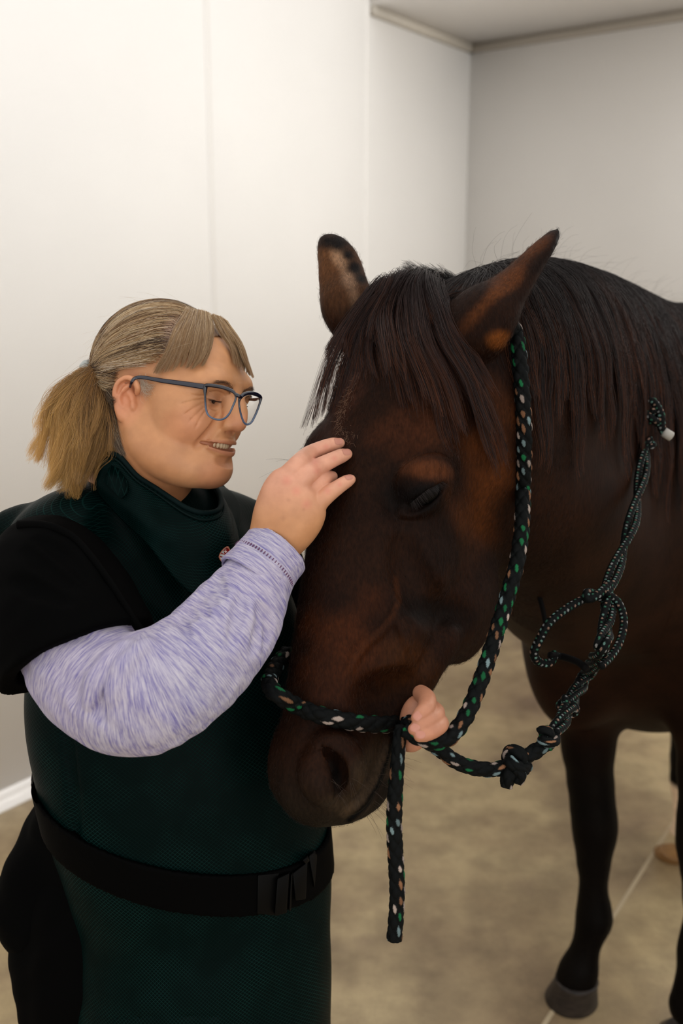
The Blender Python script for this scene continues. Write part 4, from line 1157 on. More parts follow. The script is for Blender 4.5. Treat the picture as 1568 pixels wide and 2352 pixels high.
    for g, nn, sd in ((left, 5200, 1), (right, 3800, 2)):
        s, u = between(g, nn, sd, .0011); ln = rng.uniform(.66, 1.05, nn); t2 = np.linspace(0, 1, 14)
        s = np.stack([np.stack([np.interp(t2*min(l, 1), t2, a[:, k]) for k in range(3)], -1) for a, l in zip(s, ln)])
        s, own = clump(s, 150, 1.6, .46, sd); s, _ = clump(s, 14, 1.5, .5, sd+5); s = curl(s, .0012, 9, sd, own)
        s = G.push(s.reshape(-1, 3), .0015, 2).reshape(s.shape)
        cc = pal[rng.choice(5, nn, p=[.42, .22, .26, .06, .04])]*rng.uniform(.85, 1.15, (nn, 1))
        hair('fringe', s, np.linspace(1, .3, 14)*.000105, hm, root, cc[:, None]*(1-.65*t2[None, :, None])+np.array(lin(126, 88, 50)[:3])*.65*t2[None, :, None])
    # ponytail
    pg = [[(214, 850, 1.35), (180, 862, 1.34), (142, 915, 1.34), (112, 985, 1.34), (78, 1058, 1.33)],
          [(214, 856, 1.34), (178, 885, 1.325), (150, 945, 1.32), (126, 1015, 1.32), (98, 1085, 1.32)],
          [(215, 862, 1.335), (190, 905, 1.315), (170, 975, 1.31), (148, 1045, 1.31), (128, 1118, 1.31)],
          [(216, 868, 1.335), (203, 925, 1.31), (192, 1000, 1.305), (172, 1068, 1.305), (148, 1142, 1.31)],
          [(220, 872, 1.34), (220, 935, 1.315), (214, 1005, 1.31), (200, 1070, 1.31), (182, 1138, 1.32)],
          [(226, 872, 1.345), (238, 930, 1.33), (242, 990, 1.325), (228, 1050, 1.325), (206, 1108, 1.33)],
          [(228, 868, 1.36), (248, 930, 1.345), (254, 985, 1.34), (244, 1035, 1.34), (226, 1078, 1.345)]]
    pg = np.array([spline([P(*a) for a in g], 20) for g in pg]); n = 9000
    s, u = between(pg, n, 9, .003); t3 = np.linspace(0, 1, 20)
    s += rng.normal(0, .013, (n, 1, 3))*np.array([1, 1, .35])*np.sin(np.clip(t3*1.25, 0, 1)*np.pi*.5)[None, :, None]
    ln = rng.uniform(.55, 1.06, n); s = np.stack([np.stack([np.interp(t3*min(l, 1), t3, a[:, k]) for k in range(3)], -1) for a, l in zip(s, ln)])
    s, own = clump(s, 170, 1.0, .80, 12); s = s + (rng.normal(0, .006, (own.max()+1, 3))[own])[:, None]*t3[None, :, None]; s = curl(s, .0095, 6, 13, own); s, own2 = clump(s, 18, 1.3, .5, 14); s = curl(s, .0022, 16, 15, own2)
    base = np.array([lin(104, 70, 38)[:3], lin(142, 98, 50)[:3], lin(72, 48, 30)[:3]])[rng.choice(3, n, p=[.45, .3, .25])]*rng.uniform(.8, 1.15, (n, 1))
    left_w = np.clip(1-u/4.0, 0, 1)[:, None, None]; tt = t3[None, :, None]
    blond = np.array(lin(206, 160, 88)[:3])
    w = np.clip(tt**1.2*(.35+.9*left_w)+.15*left_w, 0, 1)
    hair('ponytail', s, np.linspace(1, .35, 20)*.00014, hm, root, base[:, None]*(1-w)+blond*w)
    ng = [[(284, 1050), (262, 1010), (246, 950), (226, 880)], [(274, 1020), (256, 980), (242, 930), (226, 874)], [(267, 985), (252, 950), (240, 910), (225, 868)], [(263, 950), (250, 920), (238, 890), (224, 864)], [(260, 915), (248, 898), (237, 876), (222, 860)]]
    gg = []
    for g_ in ng:
        o_ = []
        for i, (x, y) in enumerate(g_):
            d = 1.36
            try: d = proj(W_HEAD.hit(x, y)[0])[2]-(.003+.006*math.sin(i))
            except ValueError: pass
            o_.append(P(x, y, min(d, 1.375)))
        gg.append(spline(np.array(o_), 14))
    n = 2600; s, u = between(np.array(gg), n, 31, .0022); s, own = clump(s, 70, .8, .45, 32); s = curl(s, .0030, 12, 33, own); s = G.push(s.reshape(-1, 3), .0015, 2).reshape(s.shape)
    cc = np.array([lin(96, 74, 54)[:3], lin(70, 54, 42)[:3], lin(150, 134, 112)[:3]])[rng.choice(3, n, p=[.45, .35, .2])]*rng.uniform(.8, 1.1, (n, 1))
    hair('nape_hair', s, np.linspace(.6, 1, 14)*.00014, hm, root, cc)
    # loose wisps: behind the ear, at the nape and round the head
    W = []
    for (x, y, d), (x2, y2, d2), k in (((262, 905, 1.335), (232, 880, 1.345), 60), ((268, 960, 1.34), (232, 905, 1.345), 120), ((275, 1010, 1.345), (240, 960, 1.34), 90), ((262, 1035, 1.36), (248, 990, 1.345), 50), ((356, 890, 1.286), (322, 869, 1.288), 40), ((350, 902, 1.288), (326, 874, 1.288), 35), ((340, 912, 1.290), (328, 880, 1.289), 20)):
        for _ in range(k):
            a = P(x+rng.normal(0, 7), y+rng.normal(0, 9), d); b = P(x2+rng.normal(0, 5), y2+rng.normal(0, 8), d2); c = (a+b)/2+rng.normal(0, .0022, 3)+view((-.002, -.004, .004))
            W.append(spline([a, c, b], 10))
    W = G.push(np.array(W).reshape(-1, 3), .0012, 2).reshape(-1, 10, 3)
    hair('wisps', W, np.linspace(.5, 1, 10)*.00010, hm, root, np.tile(np.array(lin(186, 170, 150)[:3]), (len(W), 1))*rng.uniform(.7, 1.15, (len(W), 1)))
    n = 160; R = scalp(900)[:n]; n = len(R); g = G.grad(R); t4 = np.linspace(0, 1, 9)
    dd = nrm(nrm(T-R)*.8 + g*.5 + rng.normal(0, .25, (n, 3))); L = rng.uniform(.02, .06, n)[:, None, None]
    s = R[:, None]+g[:, None]*.008 + dd[:, None]*t4[None, :, None]*L - np.array([0, 0, .25])*L*(t4**2)[None, :, None]
    hair('flyaways', s, np.linspace(1, .5, 9)*.00008, hm, root, np.tile(np.array(lin(190, 172, 146)[:3]), (n, 1)))
    # silvery hair tie
    ax = nrm(P(238, 850, 1.35)-P(190, 870, 1.36)); e1 = nrm(np.cross(ax, [0, 0, 1.])); e2 = np.cross(ax, e1); a = np.linspace(0, 2*np.pi, 80)
    c = T - ax*.004 + (np.cos(a)[:, None]*e1 + np.sin(a)[:, None]*e2)*(.0155+.0012*np.sin(a*9))[:, None] + ax*(.002*np.sin(a*7))[:, None]
    V, Q = tube(c, .0048+.0010*np.sin(a*17), 12, False); obj('hair_tie', V, Q, plain('hair_tie', lin(176, 180, 176), .6, .5, 900), WOMAN)
    # eyebrows and lashes
    B = []
    for s in (-1, 1):
        for _ in range(240):
            u = rng.uniform(0, 1); x = .012+.034*u; z = .0315+.0065*math.sin(u*2.4)+rng.normal(0, .0014)
            p = W_HEAD.front(s*x, z); d = nrm(WL*s*.9 + WU*(.5-.8*u) + WF*(-.2)+rng.normal(0, .15, 3)); L = rng.uniform(.004, .008)
            B.append([p + d*L*k/4 + WF*.0005 for k in range(5)])
    B = np.array(B); hair('eyebrows', B, np.linspace(1, .4, 5)*.00010, hm, WOMAN, np.tile(np.array(lin(84, 58, 42)[:3]), (len(B), 1)))
    B = []
    for s in (-1, 1):
        for _ in range(110):
            u = rng.uniform(0, 1); x = .018+.026*u; p = W_HEAD.front(s*x, .0132)+WF*.0012
            d = nrm(WF*.9 - WU*.35 + WL*s*(u-.4)*.8+rng.normal(0, .08, 3)); L = rng.uniform(.005, .008)
            B.append([p + d*L*k/5 + WU*.0022*(k/5)**2 for k in range(6)])
    B = np.array(B); hair('eyelashes', B, np.linspace(1, .3, 6)*.00016, hm, WOMAN, np.tile(np.array(lin(30, 22, 20)[:3]), (len(B), 1)))
woman_hair()
# ------------------------------------------------------------------ clothes of the woman
def cloth_mat(name, base, line=None, rough=.6, cell=.0046, bump=.25, sheen=.0, line_amt=.7):
    m = NT(name); m.set(Roughness=rough, Sheen_Weight=sheen, Specular_IOR_Level=.03); mp = m.mapping((1, 1, 1), 'weave')
    x = m.noise(900, 2, m.mapping()); m.b.inputs['Base Color'].default_value = base
    if line is None:
        m.bump(x, 'Fac', bump, .0008); return m.m
    hs = []
    for ang in (math.radians(56), math.radians(-56)):
        r = m.mapping((1/cell, 1/cell, 1), 'weave', (0, 0, ang)); sp = m.n('ShaderNodeSeparateXYZ'); m.l(r, 'Vector', sp, 'Vector')
        s = m.n('ShaderNodeMath', operation='FRACT'); m.l(sp, 'X', s, 0)
        t = m.n('ShaderNodeMath', operation='SUBTRACT'); m.l(s, 'Value', t, 0); t.inputs[1].default_value = .5
        u = m.n('ShaderNodeMath', operation='ABSOLUTE'); m.l(t, 'Value', u, 0); hs.append(u)
    mx = m.n('ShaderNodeMath', operation='MAXIMUM'); m.l(hs[0], 'Value', mx, 0); m.l(hs[1], 'Value', mx, 1)
    th = m.n('ShaderNodeMath', operation='SMOOTH_MIN') if False else m.ramp(mx, 'Value', [(.40, (0, 0, 0, 1)), (.485, (1, 1, 1, 1))])
    big = m.noise(14, 3, m.mapping()); rb = m.ramp(big, 'Fac', [(.38, (.15, .15, .15, 1)), (.66, (1, 1, 1, 1))])
    f = m.n('ShaderNodeMath', operation='MULTIPLY'); m.l(th, 'Color', f, 0); m.l(rb, 'Color', f, 1)
    f2 = m.n('ShaderNodeMath', operation='MULTIPLY'); m.l(f, 'Value', f2, 0); f2.inputs[1].default_value = line_amt
    mix = m.n('ShaderNodeMix', data_type='RGBA'); mix.inputs[6].default_value = base; mix.inputs[7].default_value = line; m.l(f2, 'Value', mix, 0)
    m.t.links.new(mix.outputs[2], m.b.inputs['Base Color'])
    m.bump(th, 'Color', .35, .0005); return m.m
def heather_mat():
    m = NT('heather_jersey'); m.set(Roughness=.8, Sheen_Weight=.05, Specular_IOR_Level=.1)
    a = m.noise(1, 5, m.mapping((1050, 70, 70), 'weave'), .62); b = m.noise(1, 4, m.mapping((430, 30, 30), 'weave'), .6); c = m.noise(6, 2, m.mapping())
    ad = m.n('ShaderNodeMath', operation='ADD'); m.l(a, 'Fac', ad, 0); m.l(b, 'Fac', ad, 1)
    hv = m.n('ShaderNodeMath', operation='MULTIPLY'); m.l(ad, 'Value', hv, 0); hv.inputs[1].default_value = .5
    r = m.ramp(hv, 'Value', [(.36, lin(108, 102, 152)), (.45, lin(142, 137, 168)), (.52, lin(168, 163, 180)), (.64, lin(190, 185, 194))])
    r2 = m.ramp(c, 'Fac', [(.35, (1, .96, 1, 1)), (.65, (.98, .99, 1.0, 1))]); mm = m.mix(r, 'Color', r2, 'Color', 1, 'MULTIPLY')
    m.t.links.new(mm.outputs[2], m.b.inputs['Base Color']); m.bump(a, 'Fac', .25, .0008); return m.m
def cyl_attr(V, c0, c1, ref):
    """cloth coordinates: around and along the axis c0 - c1"""
    ax = nrm(np.asarray(c1)-c0); a1 = nrm(ref - ax*(ref @ ax)); a2 = np.cross(ax, a1); q = V-c0
    return np.stack([np.arctan2(q @ a2, q @ a1)*.20, q @ ax, np.zeros(len(V))], 1)
def limb_attr(V, C):
    """u runs along the polyline C, v round it"""
    C = np.asarray(C, float); best = np.full(len(V), 9.); u = np.zeros(len(V)); w = np.zeros((len(V), 3)); L0 = 0
    for a, b in zip(C[:-1], C[1:]):
        ab = b-a; L = np.linalg.norm(ab); t = np.clip(((V-a) @ ab)/L**2, 0, 1); p = a+t[:, None]*ab; d = np.linalg.norm(V-p, axis=1)
        k = d < best; best[k] = d[k]; u[k] = (L0+t*L)[k]; w[k] = ((V-p)/(d[:, None]+1e-9))[k]; L0 += L
    return np.stack([u, w[:, 1]*.07, w[:, 2]*.07], 1)
def elbow_attr(V, a, e, b, piv, R=.085):
    """cloth coordinates whose rows fan out from the crook of the arm"""
    a1, a2 = nrm(e-a), nrm(b-e); m = nrm(np.cross(a1, a2)); n1 = nrm(np.cross(m, a1)); q = V-piv
    if n1 @ (e-piv) < 0: n1 = -n1
    x1, x2, y1 = q @ a1, q @ a2, q @ n1; beta = math.acos(np.clip(a1 @ a2, -1, 1))
    th = np.clip(np.arctan2(x1, np.maximum(y1, 1e-4)), 0, beta)
    u = np.where(x1 < 0, x1, np.where(x2 > 0, R*beta+x2, R*th)); r = np.sqrt(np.maximum((q**2).sum(1)-(q @ m)**2, 0))
    r = np.where((x1 >= 0) & (x2 <= 0), r, np.where(x1 < 0, np.abs(y1), np.sqrt(np.maximum((q**2).sum(1)-(q @ m)**2-x2**2, 0))))
    return np.stack([u, r, q @ m], 1)
def fold_noise(V, seed, amp, scale, n=7, dirbias=None):
    rng = np.random.default_rng(seed); s = np.zeros(len(V))
    for _ in range(n):
        d = nrm(rng.normal(size=3)*(dirbias if dirbias is not None else 1)); f = rng.uniform(.6, 1.6)/scale*6.28
        s += np.sin(V @ d*f + rng.uniform(0, 6.28) + 1.3*np.sin(V @ nrm(rng.normal(size=3))*f*.5))
    return amp*s/n*1.5

def clothes():
    W = WOMAN
    green, green_line = lin(1, 12, 11), lin(22, 58, 54)
    ap_m = cloth_mat('green_ripstop', green, green_line, .40, .0046, line_amt=.55)
    blk = cloth_mat('black_jersey', lin(3, 3, 3), None, .85); web = cloth_mat('black_webbing', lin(2, 2, 2), None, .65, bump=.5)
    # --- apron
    A = Solid(); sd = view((.25, 0, 1))
    A.flow([P(330, 1270, 1.42), P(352, 1360, 1.42), P(385, 1480, 1.42), P(402, 1620, 1.42), P(425, 1780, 1.42), P(440, 1880, 1.43), P(455, 1960, 1.44), P(474, 2060, 1.45), P(475, 2200, 1.46), P(476, 2360, 1.47), P(478, 2560, 1.49)],
           [.120, .160, .188, .202, .197, .192, .187, .181, .182, .182, .184], 26, .008, side=sd, flat=[.70]*11)
    A.flow([P(315, 1240, 1.41), P(240, 1238, 1.385), P(170, 1248, 1.345), P(112, 1268, 1.31)], [.07, .056, .050, .046], 12, .04)
    A.flow([P(400, 1260, 1.44), P(500, 1240, 1.50), P(572, 1258, 1.54), P(600, 1300, 1.55)], [.07, .055, .046, .05], 12, .04)
    A.flow([P(-8, 1214, 1.37), P(40, 1204, 1.36), P(90, 1200, 1.35)], [.012, .016, .02], 6, .02)      # loose shoulder flap at the back
    # soft folds on the chest and at the side
    for px, r in (([(235, 1200), (270, 1290), (330, 1390), (400, 1480)], .010), ([(250, 1160), (330, 1290), (400, 1390)], .008)):
        A.flow([A.hit(x, y)[0]-VF*.005 for x, y in px], [.002]+[r]*(len(px)-2)+[.002], 12, .03, sub=True)
    A.flow([A.hit(x, y)[0]-VF*.001 for x, y in ((150, 1660), (158, 1740), (168, 1830), (172, 1930))], [.002, .004, .004, .003], 10, .012, sub=True)
    for px in ([(497, 2108), (500, 2200), (504, 2330)], [(195, 2338), (350, 2336), (504, 2334)]):
        A.flow([A.hit(x, y)[0] for x, y in px], [.0014]*3, 14, .002, sub=True)
    GA = A.grid(.0045); V, Q = GA.mesh(); N = vnormals(V, Q)
    lowm = sstep(1.30, 1.15, V[:, 2])
    V = V + N*(fold_noise(V, 3, .0035, .16, dirbias=np.array([1, 1, .25]))*(.4+.6*lowm))[:, None]
    ap = obj('apron', V, Q, ap_m, W, attrs={'weave': cyl_attr(V, P(440, 2400, 1.46), P(400, 1500, 1.42), -VF)})
    # --- undershirt sleeve, right arm
    C = [P(165, 1462, 1.205), P(192, 1513, 1.19), P(250, 1580, 1.16), P(322, 1594, 1.14), P(400, 1558, 1.15), P(465, 1508, 1.165), P(535, 1428, 1.19), P(580, 1352, 1.215), P(608, 1302, 1.225)]
    Rr = [.060, .0715, .068, .0700, .0655, .0615, .0565, .0445, .040]
    S = Solid(); S.flow(C, [r*.97 for r in Rr], 34, .006)
    T = Solid() + S
    def on_(px, dep=0.0): return [T.hit(x, y)[0]+VF*dep for x, y in px]
    # folds in the crook of the arm
    for px, r, dep in (([(330, 1470), (292, 1490), (255, 1530), (226, 1585), (212, 1645)], .0050, .001), ([(300, 1500), (258, 1545), (232, 1590), (226, 1630), (236, 1662)], .0034, .001),
                       ([(318, 1486), (285, 1510), (262, 1540)], .0035, 0), ([(190, 1540), (170, 1580), (165, 1630)], .003, -.002)):
        S.flow(on_(px, dep), [.0010]+[r*1.6]*(len(px)-2)+[.0010], 26, .005, sub=True)
    for px, r in (([(345, 1478), (300, 1512), (272, 1556), (258, 1610)], .006), ([(300, 1480), (252, 1516), (222, 1560), (204, 1620)], .005)):
        S.flow(on_(px, .003), [.002]+[r]*(len(px)-2)+[.002], 22, .012)
    # ripples on the upper side of the forearm
    for x, y, L in ((404, 1404, 1), (425, 1380, .7), (447, 1358, 1), (470, 1338, .8), (488, 1318, .9)):
        try: S.flow(on_([(x+5, y+8), (x+16*L, y+26*L), (x+30*L, y+58*L)], .0), [.0048, .0042, .0008], 12, .007, sub=True)
        except ValueError: pass
    for px in ([(560, 1360), (545, 1420), (530, 1480)], [(600, 1390), (600, 1440), (580, 1500)], [(612, 1400), (622, 1440), (610, 1490)]):
        try: S.flow(on_(px, -.001), [.003, .0035, .001], 12, .010, sub=True)
        except ValueError: pass
    V, Q = S.grid(.0028).mesh(); N = vnormals(V, Q)
    V = V + N*(fold_noise(V, 8, .0016, .035))[:, None]
    hm = heather_mat()
    sl = obj('sleeve', V, Q, hm, W, attrs={'weave': elbow_attr(V, C[0], P(322, 1594, 1.14), C[-1], P(328, 1466, 1.14))}); sl['label'] = 'lavender heather sleeve of the raised arm'
    # turned cuff
    c0, c1 = P(572, 1340, 1.214), P(641, 1258, 1.237); ax = nrm(c1-c0)
    K = Solid(); K.cap(c0, c1+ax*.01, .0450, .0415, .01)
    K.cap(c0-ax*.02, c1+ax*.05, .0412, .0378, .003, sub=True); K.plane(c1, ax, .003); K.plane(c0, -ax, .004)
    V, Q = K.grid(.0016).mesh(); N = vnormals(V, Q); V = V + N*fold_noise(V, 11, .0010, .03)[:, None]
    cf = obj('cuff', V, Q, hm, sl, attrs={'weave': limb_attr(V, [c0, c1])}); 
    a = np.linspace(0, 2*np.pi, 130); e1 = nrm(np.cross(ax, VF)); e2 = np.cross(ax, e1); D0 = []
    for k in range(64):
        t = k/64*2*np.pi; cc = c0*.52+c1*.48
        for off, wdt in ((0, .0028),):
            p = cc + (e1*math.cos(t)+e2*math.sin(t))*.0436; D0.append(box(p, np.array([ax, nrm(e1*-math.sin(t)+e2*math.cos(t)), e1*math.cos(t)+e2*math.sin(t)]), (.0018, .0006, .0006)))
    V, Q = merge(*D0); obj('stitching', V, Q, plain('plum_thread', lin(92, 52, 88), .6), cf)
    # --- left sleeve (behind the horse's head)
    CL = [P(570, 1280, 1.55), P(612, 1450, 1.54), P(640, 1640, 1.525), P(770, 1655, 1.455), P(880, 1666, 1.385)]
    S = Solid(); S.flow(CL, [.055, .056, .052, .044, .038], 20, .02); V, Q = S.grid(.006).mesh()
    o = obj('sleeve', V, Q, hm, W, attrs={'weave': limb_attr(V, CL)}); o['label'] = 'lavender heather sleeve of the lowered arm'
    # --- black short-sleeved top
    S = Solid(); S.flow([P(104, 1296, 1.285), P(118, 1345, 1.26), P(148, 1430, 1.225), P(192, 1522, 1.19), P(210, 1565, 1.18)], [.058, .074, .0845, .0815, .081], 18, .02)
    S.cap(P(55, 1590, 1.20), P(95, 1560, 1.19), .020, .03, .03)
    hp = P(182, 1508, 1.192); hn = view((.42, -.86, .30)); S.plane(hp, hn, .004)
    S.cap(P(180, 1492, 1.20), P(240, 1640, 1.165), .0755, .077, .003, sub=True)
    T = Solid() + S
    for px in ([(60, 1260), (110, 1300), (170, 1350)], [(30, 1330), (90, 1350), (160, 1380)], [(90, 1236), (150, 1270), (205, 1330)]):
        try: S.flow([T.hit(x, y)[0]-VF*.002 for x, y in px], [.001, .005, .001], 10, .014, sub=True)
        except ValueError: pass
    V, Q = S.grid(.0034).mesh(); N = vnormals(V, Q); V = V + N*fold_noise(V, 17, .0014, .06)[:, None]
    obj('black_top_sleeve', V, Q, blk, W)
    S = Solid(); S.flow([P(590, 1270, 1.56), P(612, 1370, 1.56), P(622, 1440, 1.55)], [.058, .064, .064], 8, .02); S.plane(P(622, 1440, 1.55), view((.1, -1, 0)), .004)
    V, Q = S.grid(.006).mesh(); obj('black_top_sleeve', V, Q, blk, W)
    # hanging back of the top and trousers
    S = Solid(); S.flow([P(200, 1840, 1.52), P(160, 1930, 1.52), P(122, 2040, 1.52), P(118, 2100, 1.52), P(150, 2170, 1.52)], [.05, .055, .066, .060, .03], 14, .03, side=VF, flat=1.4)
    S.flow([P(112, 1885, 1.50), P(104, 1925, 1.50), P(90, 1990, 1.50)], [.012, .02, .03], 6, .03)
    S.flow([P(330, 1250, 1.46), P(340, 1500, 1.50), P(350, 1750, 1.50), P(330, 1950, 1.52)], [.09, .13, .13, .14], 12, .04)
    V, Q = S.grid(.006).mesh(); N = vnormals(V, Q); V = V + N*fold_noise(V, 19, .005, .09)[:, None]
    bt = obj('black_top', V, Q, blk, W)
    S = Solid(); hipc = P(262, 2150, 1.53)
    S.flow([P(300, 2000, 1.53), hipc, P(250, 2250, 1.53), P(248, 2360, 1.53)], [.14, .135, .115, .105], 10, .04)
    S.flow([P(248, 2340, 1.53), np.array([-.26, 1.33, .48]), np.array([-.25, 1.34, .10])], [.100, .075, .062], 10, .03)
    S.flow([P(400, 2200, 1.56), np.array([-.11, 1.50, .50]), np.array([-.10, 1.52, .10])], [.11, .078, .062], 10, .03)
    V, Q = S.grid(.008).mesh(); N = vnormals(V, Q); V = V + N*fold_noise(V, 23, .005, .09)[:, None]
    obj('trousers', V, Q, blk, W)
    for x, y in ((-.245, 1.34), (-.095, 1.52)):
        S = Solid(); f = np.array([.72, -.35, 0]); f = nrm(f); o0 = np.array([x, y, 0])
        S.flow([o0-f*.07+np.array([0, 0, .045]), o0+f*.02+np.array([0, 0, .05]), o0+f*.12+np.array([0, 0, .034]), o0+f*.17+np.array([0, 0, .026])], [.038, .042, .036, .026], 10, .02)
        S.cap(o0+np.array([0, 0, .05]), o0+np.array([0, 0, .13]), .045, .042, .02); S.plane(np.array([0, 0, .001]), (0, 0, -1), .004)
        V, Q = S.grid(.005).mesh(); obj('shoe', V, Q, blk, W)
    # --- black binding along the armhole
    AT = Solid() + A
    px = [(42, 1207, 1.30), (85, 1207, 1.27), (130, 1217, 1.235), (172, 1240, 1.215), (212, 1285, 1.20), (248, 1335, 1.195), (280, 1385, 1.20), (305, 1425, 1.21), (326, 1458, 1.23)]
    ST = Solid(); ST.flow([P(104, 1296, 1.285), P(118, 1345, 1.26), P(148, 1430, 1.225), P(192, 1522, 1.19)], [.058, .074, .0845, .0815], 18, .02)
    AS = A + ST; c = []
    for x, y, d in px:
        try: p, n = AS.hit(x, y); c.append(p+n*.001)
        except ValueError: c.append(P(x, y, d))
    c = spline(c, 70); V, Q = tube(c, .0058, 10, flat=.6, up=VF); obj('binding', V, Q, web, ap)
    # --- high protective collar
    T_ = [(250, 1040, 1.385), (276, 1050, 1.362), (315, 1093, 1.335), (361, 1123, 1.318), (400, 1149, 1.310), (430, 1167, 1.306), (466, 1178, 1.310), (500, 1172, 1.335), (508, 1150, 1.37), (494, 1118, 1.41), (450, 1085, 1.46), (380, 1060, 1.49), (310, 1040, 1.47), (262, 1030, 1.43)]
    B_ = [(217, 1128, 1.352), (246, 1160, 1.330), (292, 1206, 1.305), (338, 1250, 1.285), (372, 1293, 1.272), (407, 1336, 1.262), (446, 1368, 1.258), (500, 1392, 1.266), (548, 1340, 1.30), (536, 1235, 1.385), (490, 1180, 1.48), (400, 1140, 1.54), (300, 1110, 1.52), (238, 1095, 1.45)]
    NK = W_HEAD + A
    def nearer(L, lift, k0, k1):
        out = []
        for i, (x, y, d) in enumerate(L):
            if k0 <= i <= k1:
                try:
                    p, nn_ = NK.hit(x, y); d = min(d, proj(p)[2]-lift)
                except ValueError: pass
            out.append((x, y, d))
        return out
    T_ = nearer(T_, .008, 0, 6); B_ = nearer(B_, .012, 0, 8)
    n = 120; top = spline([P(*a) for a in T_], n); bot = spline([P(*a) for a in B_], n); rows = 26; cen = NB
    V = []
    for r in range(rows):
        t = r/(rows-1); p = top*(1-t)+bot*t; out = p - (cen + (p-cen)*np.array([0, 0, 1])); out = nrm(out)
        bl = .010*math.sin(math.pi*t)*(1 if t > .12 else t/.12)
        V.append(p + out*(bl + .0025*np.sin(np.linspace(0, 26, n)+t*5)[:, None]*t + .003*np.sin(np.linspace(0, 9, n)*1.7+t*9)[:, None]*math.sin(math.pi*t)))
    V = np.concatenate(V); V = np.array(V)
    V = GA.push(V, .004, 2)
    Q = np.array([(r*n+i, r*n+i+1, (r+1)*n+i+1, (r+1)*n+i) for r in range(rows-1) for i in range(n-1)])
    wv = np.array([[i/n*.62, r/rows*.16, 0] for r in range(rows) for i in range(n)])
    co = obj('collar', V, Q, ap_m, W, attrs={'weave': wv}); md = co.modifiers.new('thickness', 'SOLIDIFY'); md.thickness = .005; md.offset = 1
    grid = V.reshape(rows, n, 3)
    for rr, r0 in ((2, .0012),):
        c = spline(grid[rr, 2:74], 120) ; V2, Q2 = tube(c-VF*.003, r0, 8); obj('seam', V2, Q2, cloth_mat('seam_thread', lin(12, 24, 23), None, .6), co)
    c = spline(grid[0, :, :], 160); V2, Q2 = tube(c-VF*.001, .0034, 10); obj('edge_binding', V2, Q2, cloth_mat('collar_edge', lin(12, 24, 24), None, .6), co)
    # closure tab near the nape
    def onc(x, y, up=.006):
        pr = proj(V); k = ((pr[:, :2]-np.array([x, y]))**2).sum(1)+((pr[:, 2] > 1.42)*1e6); return P(x, y, pr[k.argmin(), 2]-up)
    tb = [(236, 1104), (254, 1068), (272, 1076), (292, 1106), (294, 1130), (278, 1146)]
    tv = [onc(x, y, .0075) for x, y in tb]; tv2 = [p+VF*.004 for p in tv]; k = len(tb)
    c_ = np.mean(tv, 0); Vt = np.array(tv+tv2+[c_-VF*.001]); Qt = [(i, (i+1) % k, k+(i+1) % k, k+i) for i in range(k)] + [(i, (i+1) % k, 2*k, 2*k) for i in range(k)]
    obj('closure_tab', Vt, np.array(Qt), ap_m, co, attrs={'weave': Vt*1.0}, smooth=False)
    V3, Q3 = box(P(231, 1082, 1.375), np.array([nrm(view((.5, .86, 0))), nrm(view((-.86, .5, .2))), nrm(view((.1, 0, 1)))]), (.024, .008, .003)); obj('strap', V3, Q3, web, co, smooth=False)
    # --- shield badge pinned to the collar
    bd = np.min([proj(V)[((proj(V)[:, :2]-np.array([x, y]))**2).sum(1).argmin(), 2] for x, y in ((515, 1275), (510, 1262), (525, 1285))]) - .019
    def poly(name, pts, col, lift, parent, th=.0006):
        f = [P(x, y, bd-lift) for x, y in pts]; b = [p+VF*th for p in f]; k = len(f); c = np.mean(f, 0)
        Vp = np.array(f+b+[c]); Qp = [(i, (i+1) % k, k+(i+1) % k, k+i) for i in range(k)] + [(i, (i+1) % k, 2*k, 2*k) for i in range(k)]
        return obj(name, Vp, np.array(Qp), plain(name+'_enamel', col, .35), parent, smooth=False)
    sh = np.array([(521, 1254.5), (514, 1259), (508, 1265.5), (504, 1272), (502, 1279), (504.5, 1285), (509, 1291), (515, 1295.5), (523, 1294), (530, 1288), (534, 1279), (532, 1270), (528, 1262), (524.5, 1255.5)])
    cs = sh.mean(0)
    bg = poly('badge', sh, lin(206, 128, 96), 0, co, .0016)
    poly('badge_ground', cs+(sh-cs)*.86, lin(206, 212, 206), .0003, bg)
    poly('badge_field', [(519.9, 1257.7), (513, 1264.4), (515.6, 1272.5), (519.6, 1279.5), (526, 1285), (530.5, 1279), (529.5, 1269), (523.5, 1259)], lin(134, 14, 12), .0006, bg)
    for st in ([(508.1, 1270), (516.7, 1272.5), (517, 1274.6), (507.3, 1272.4)], [(505, 1276.8), (518.2, 1280), (519, 1282.4), (504.6, 1279.4)], [(507.5, 1285.5), (522, 1288), (519, 1290.6), (510.4, 1289)]):
        poly('badge_stripe', st, lin(134, 14, 12), .0006, bg)
    for st in ([(514.4, 1264.8), (521, 1266.6), (520.8, 1268.2), (514.4, 1266.6)], [(518, 1261.5), (519.4, 1261.8), (518.6, 1270.2), (517.2, 1270)]): poly('badge_mark', st, lin(226, 206, 196), .0009, bg)
    a = np.linspace(0, 2*np.pi, 14, endpoint=False); poly('badge_mark', np.stack([521.6+2.3*np.cos(a), 1273.4+3*np.sin(a)], 1), lin(214, 170, 140), .0009, bg)
    poly('badge_mark', np.stack([521.6+1.0*np.cos(a), 1273.4+1.5*np.sin(a)], 1), lin(134, 14, 12), .0012, bg)
    # --- belt and buckle
    BS = Solid() + A
    BS.flow([P(330, 1700, 1.52), P(330, 1850, 1.52), P(330, 2000, 1.52), P(320, 2150, 1.52)], [.13, .145, .155, .15], 10, .04)
    BG = BS.grid(.003, P(330, 2000, 1.5)-np.array([.36, .36, .16]), P(430, 2000, 1.5)+np.array([.36, .36, .18]))
    pA, pB, pC = AT.hit(165, 1955)[0], AT.hit(480, 2052)[0], AT.hit(730, 1996)[0]
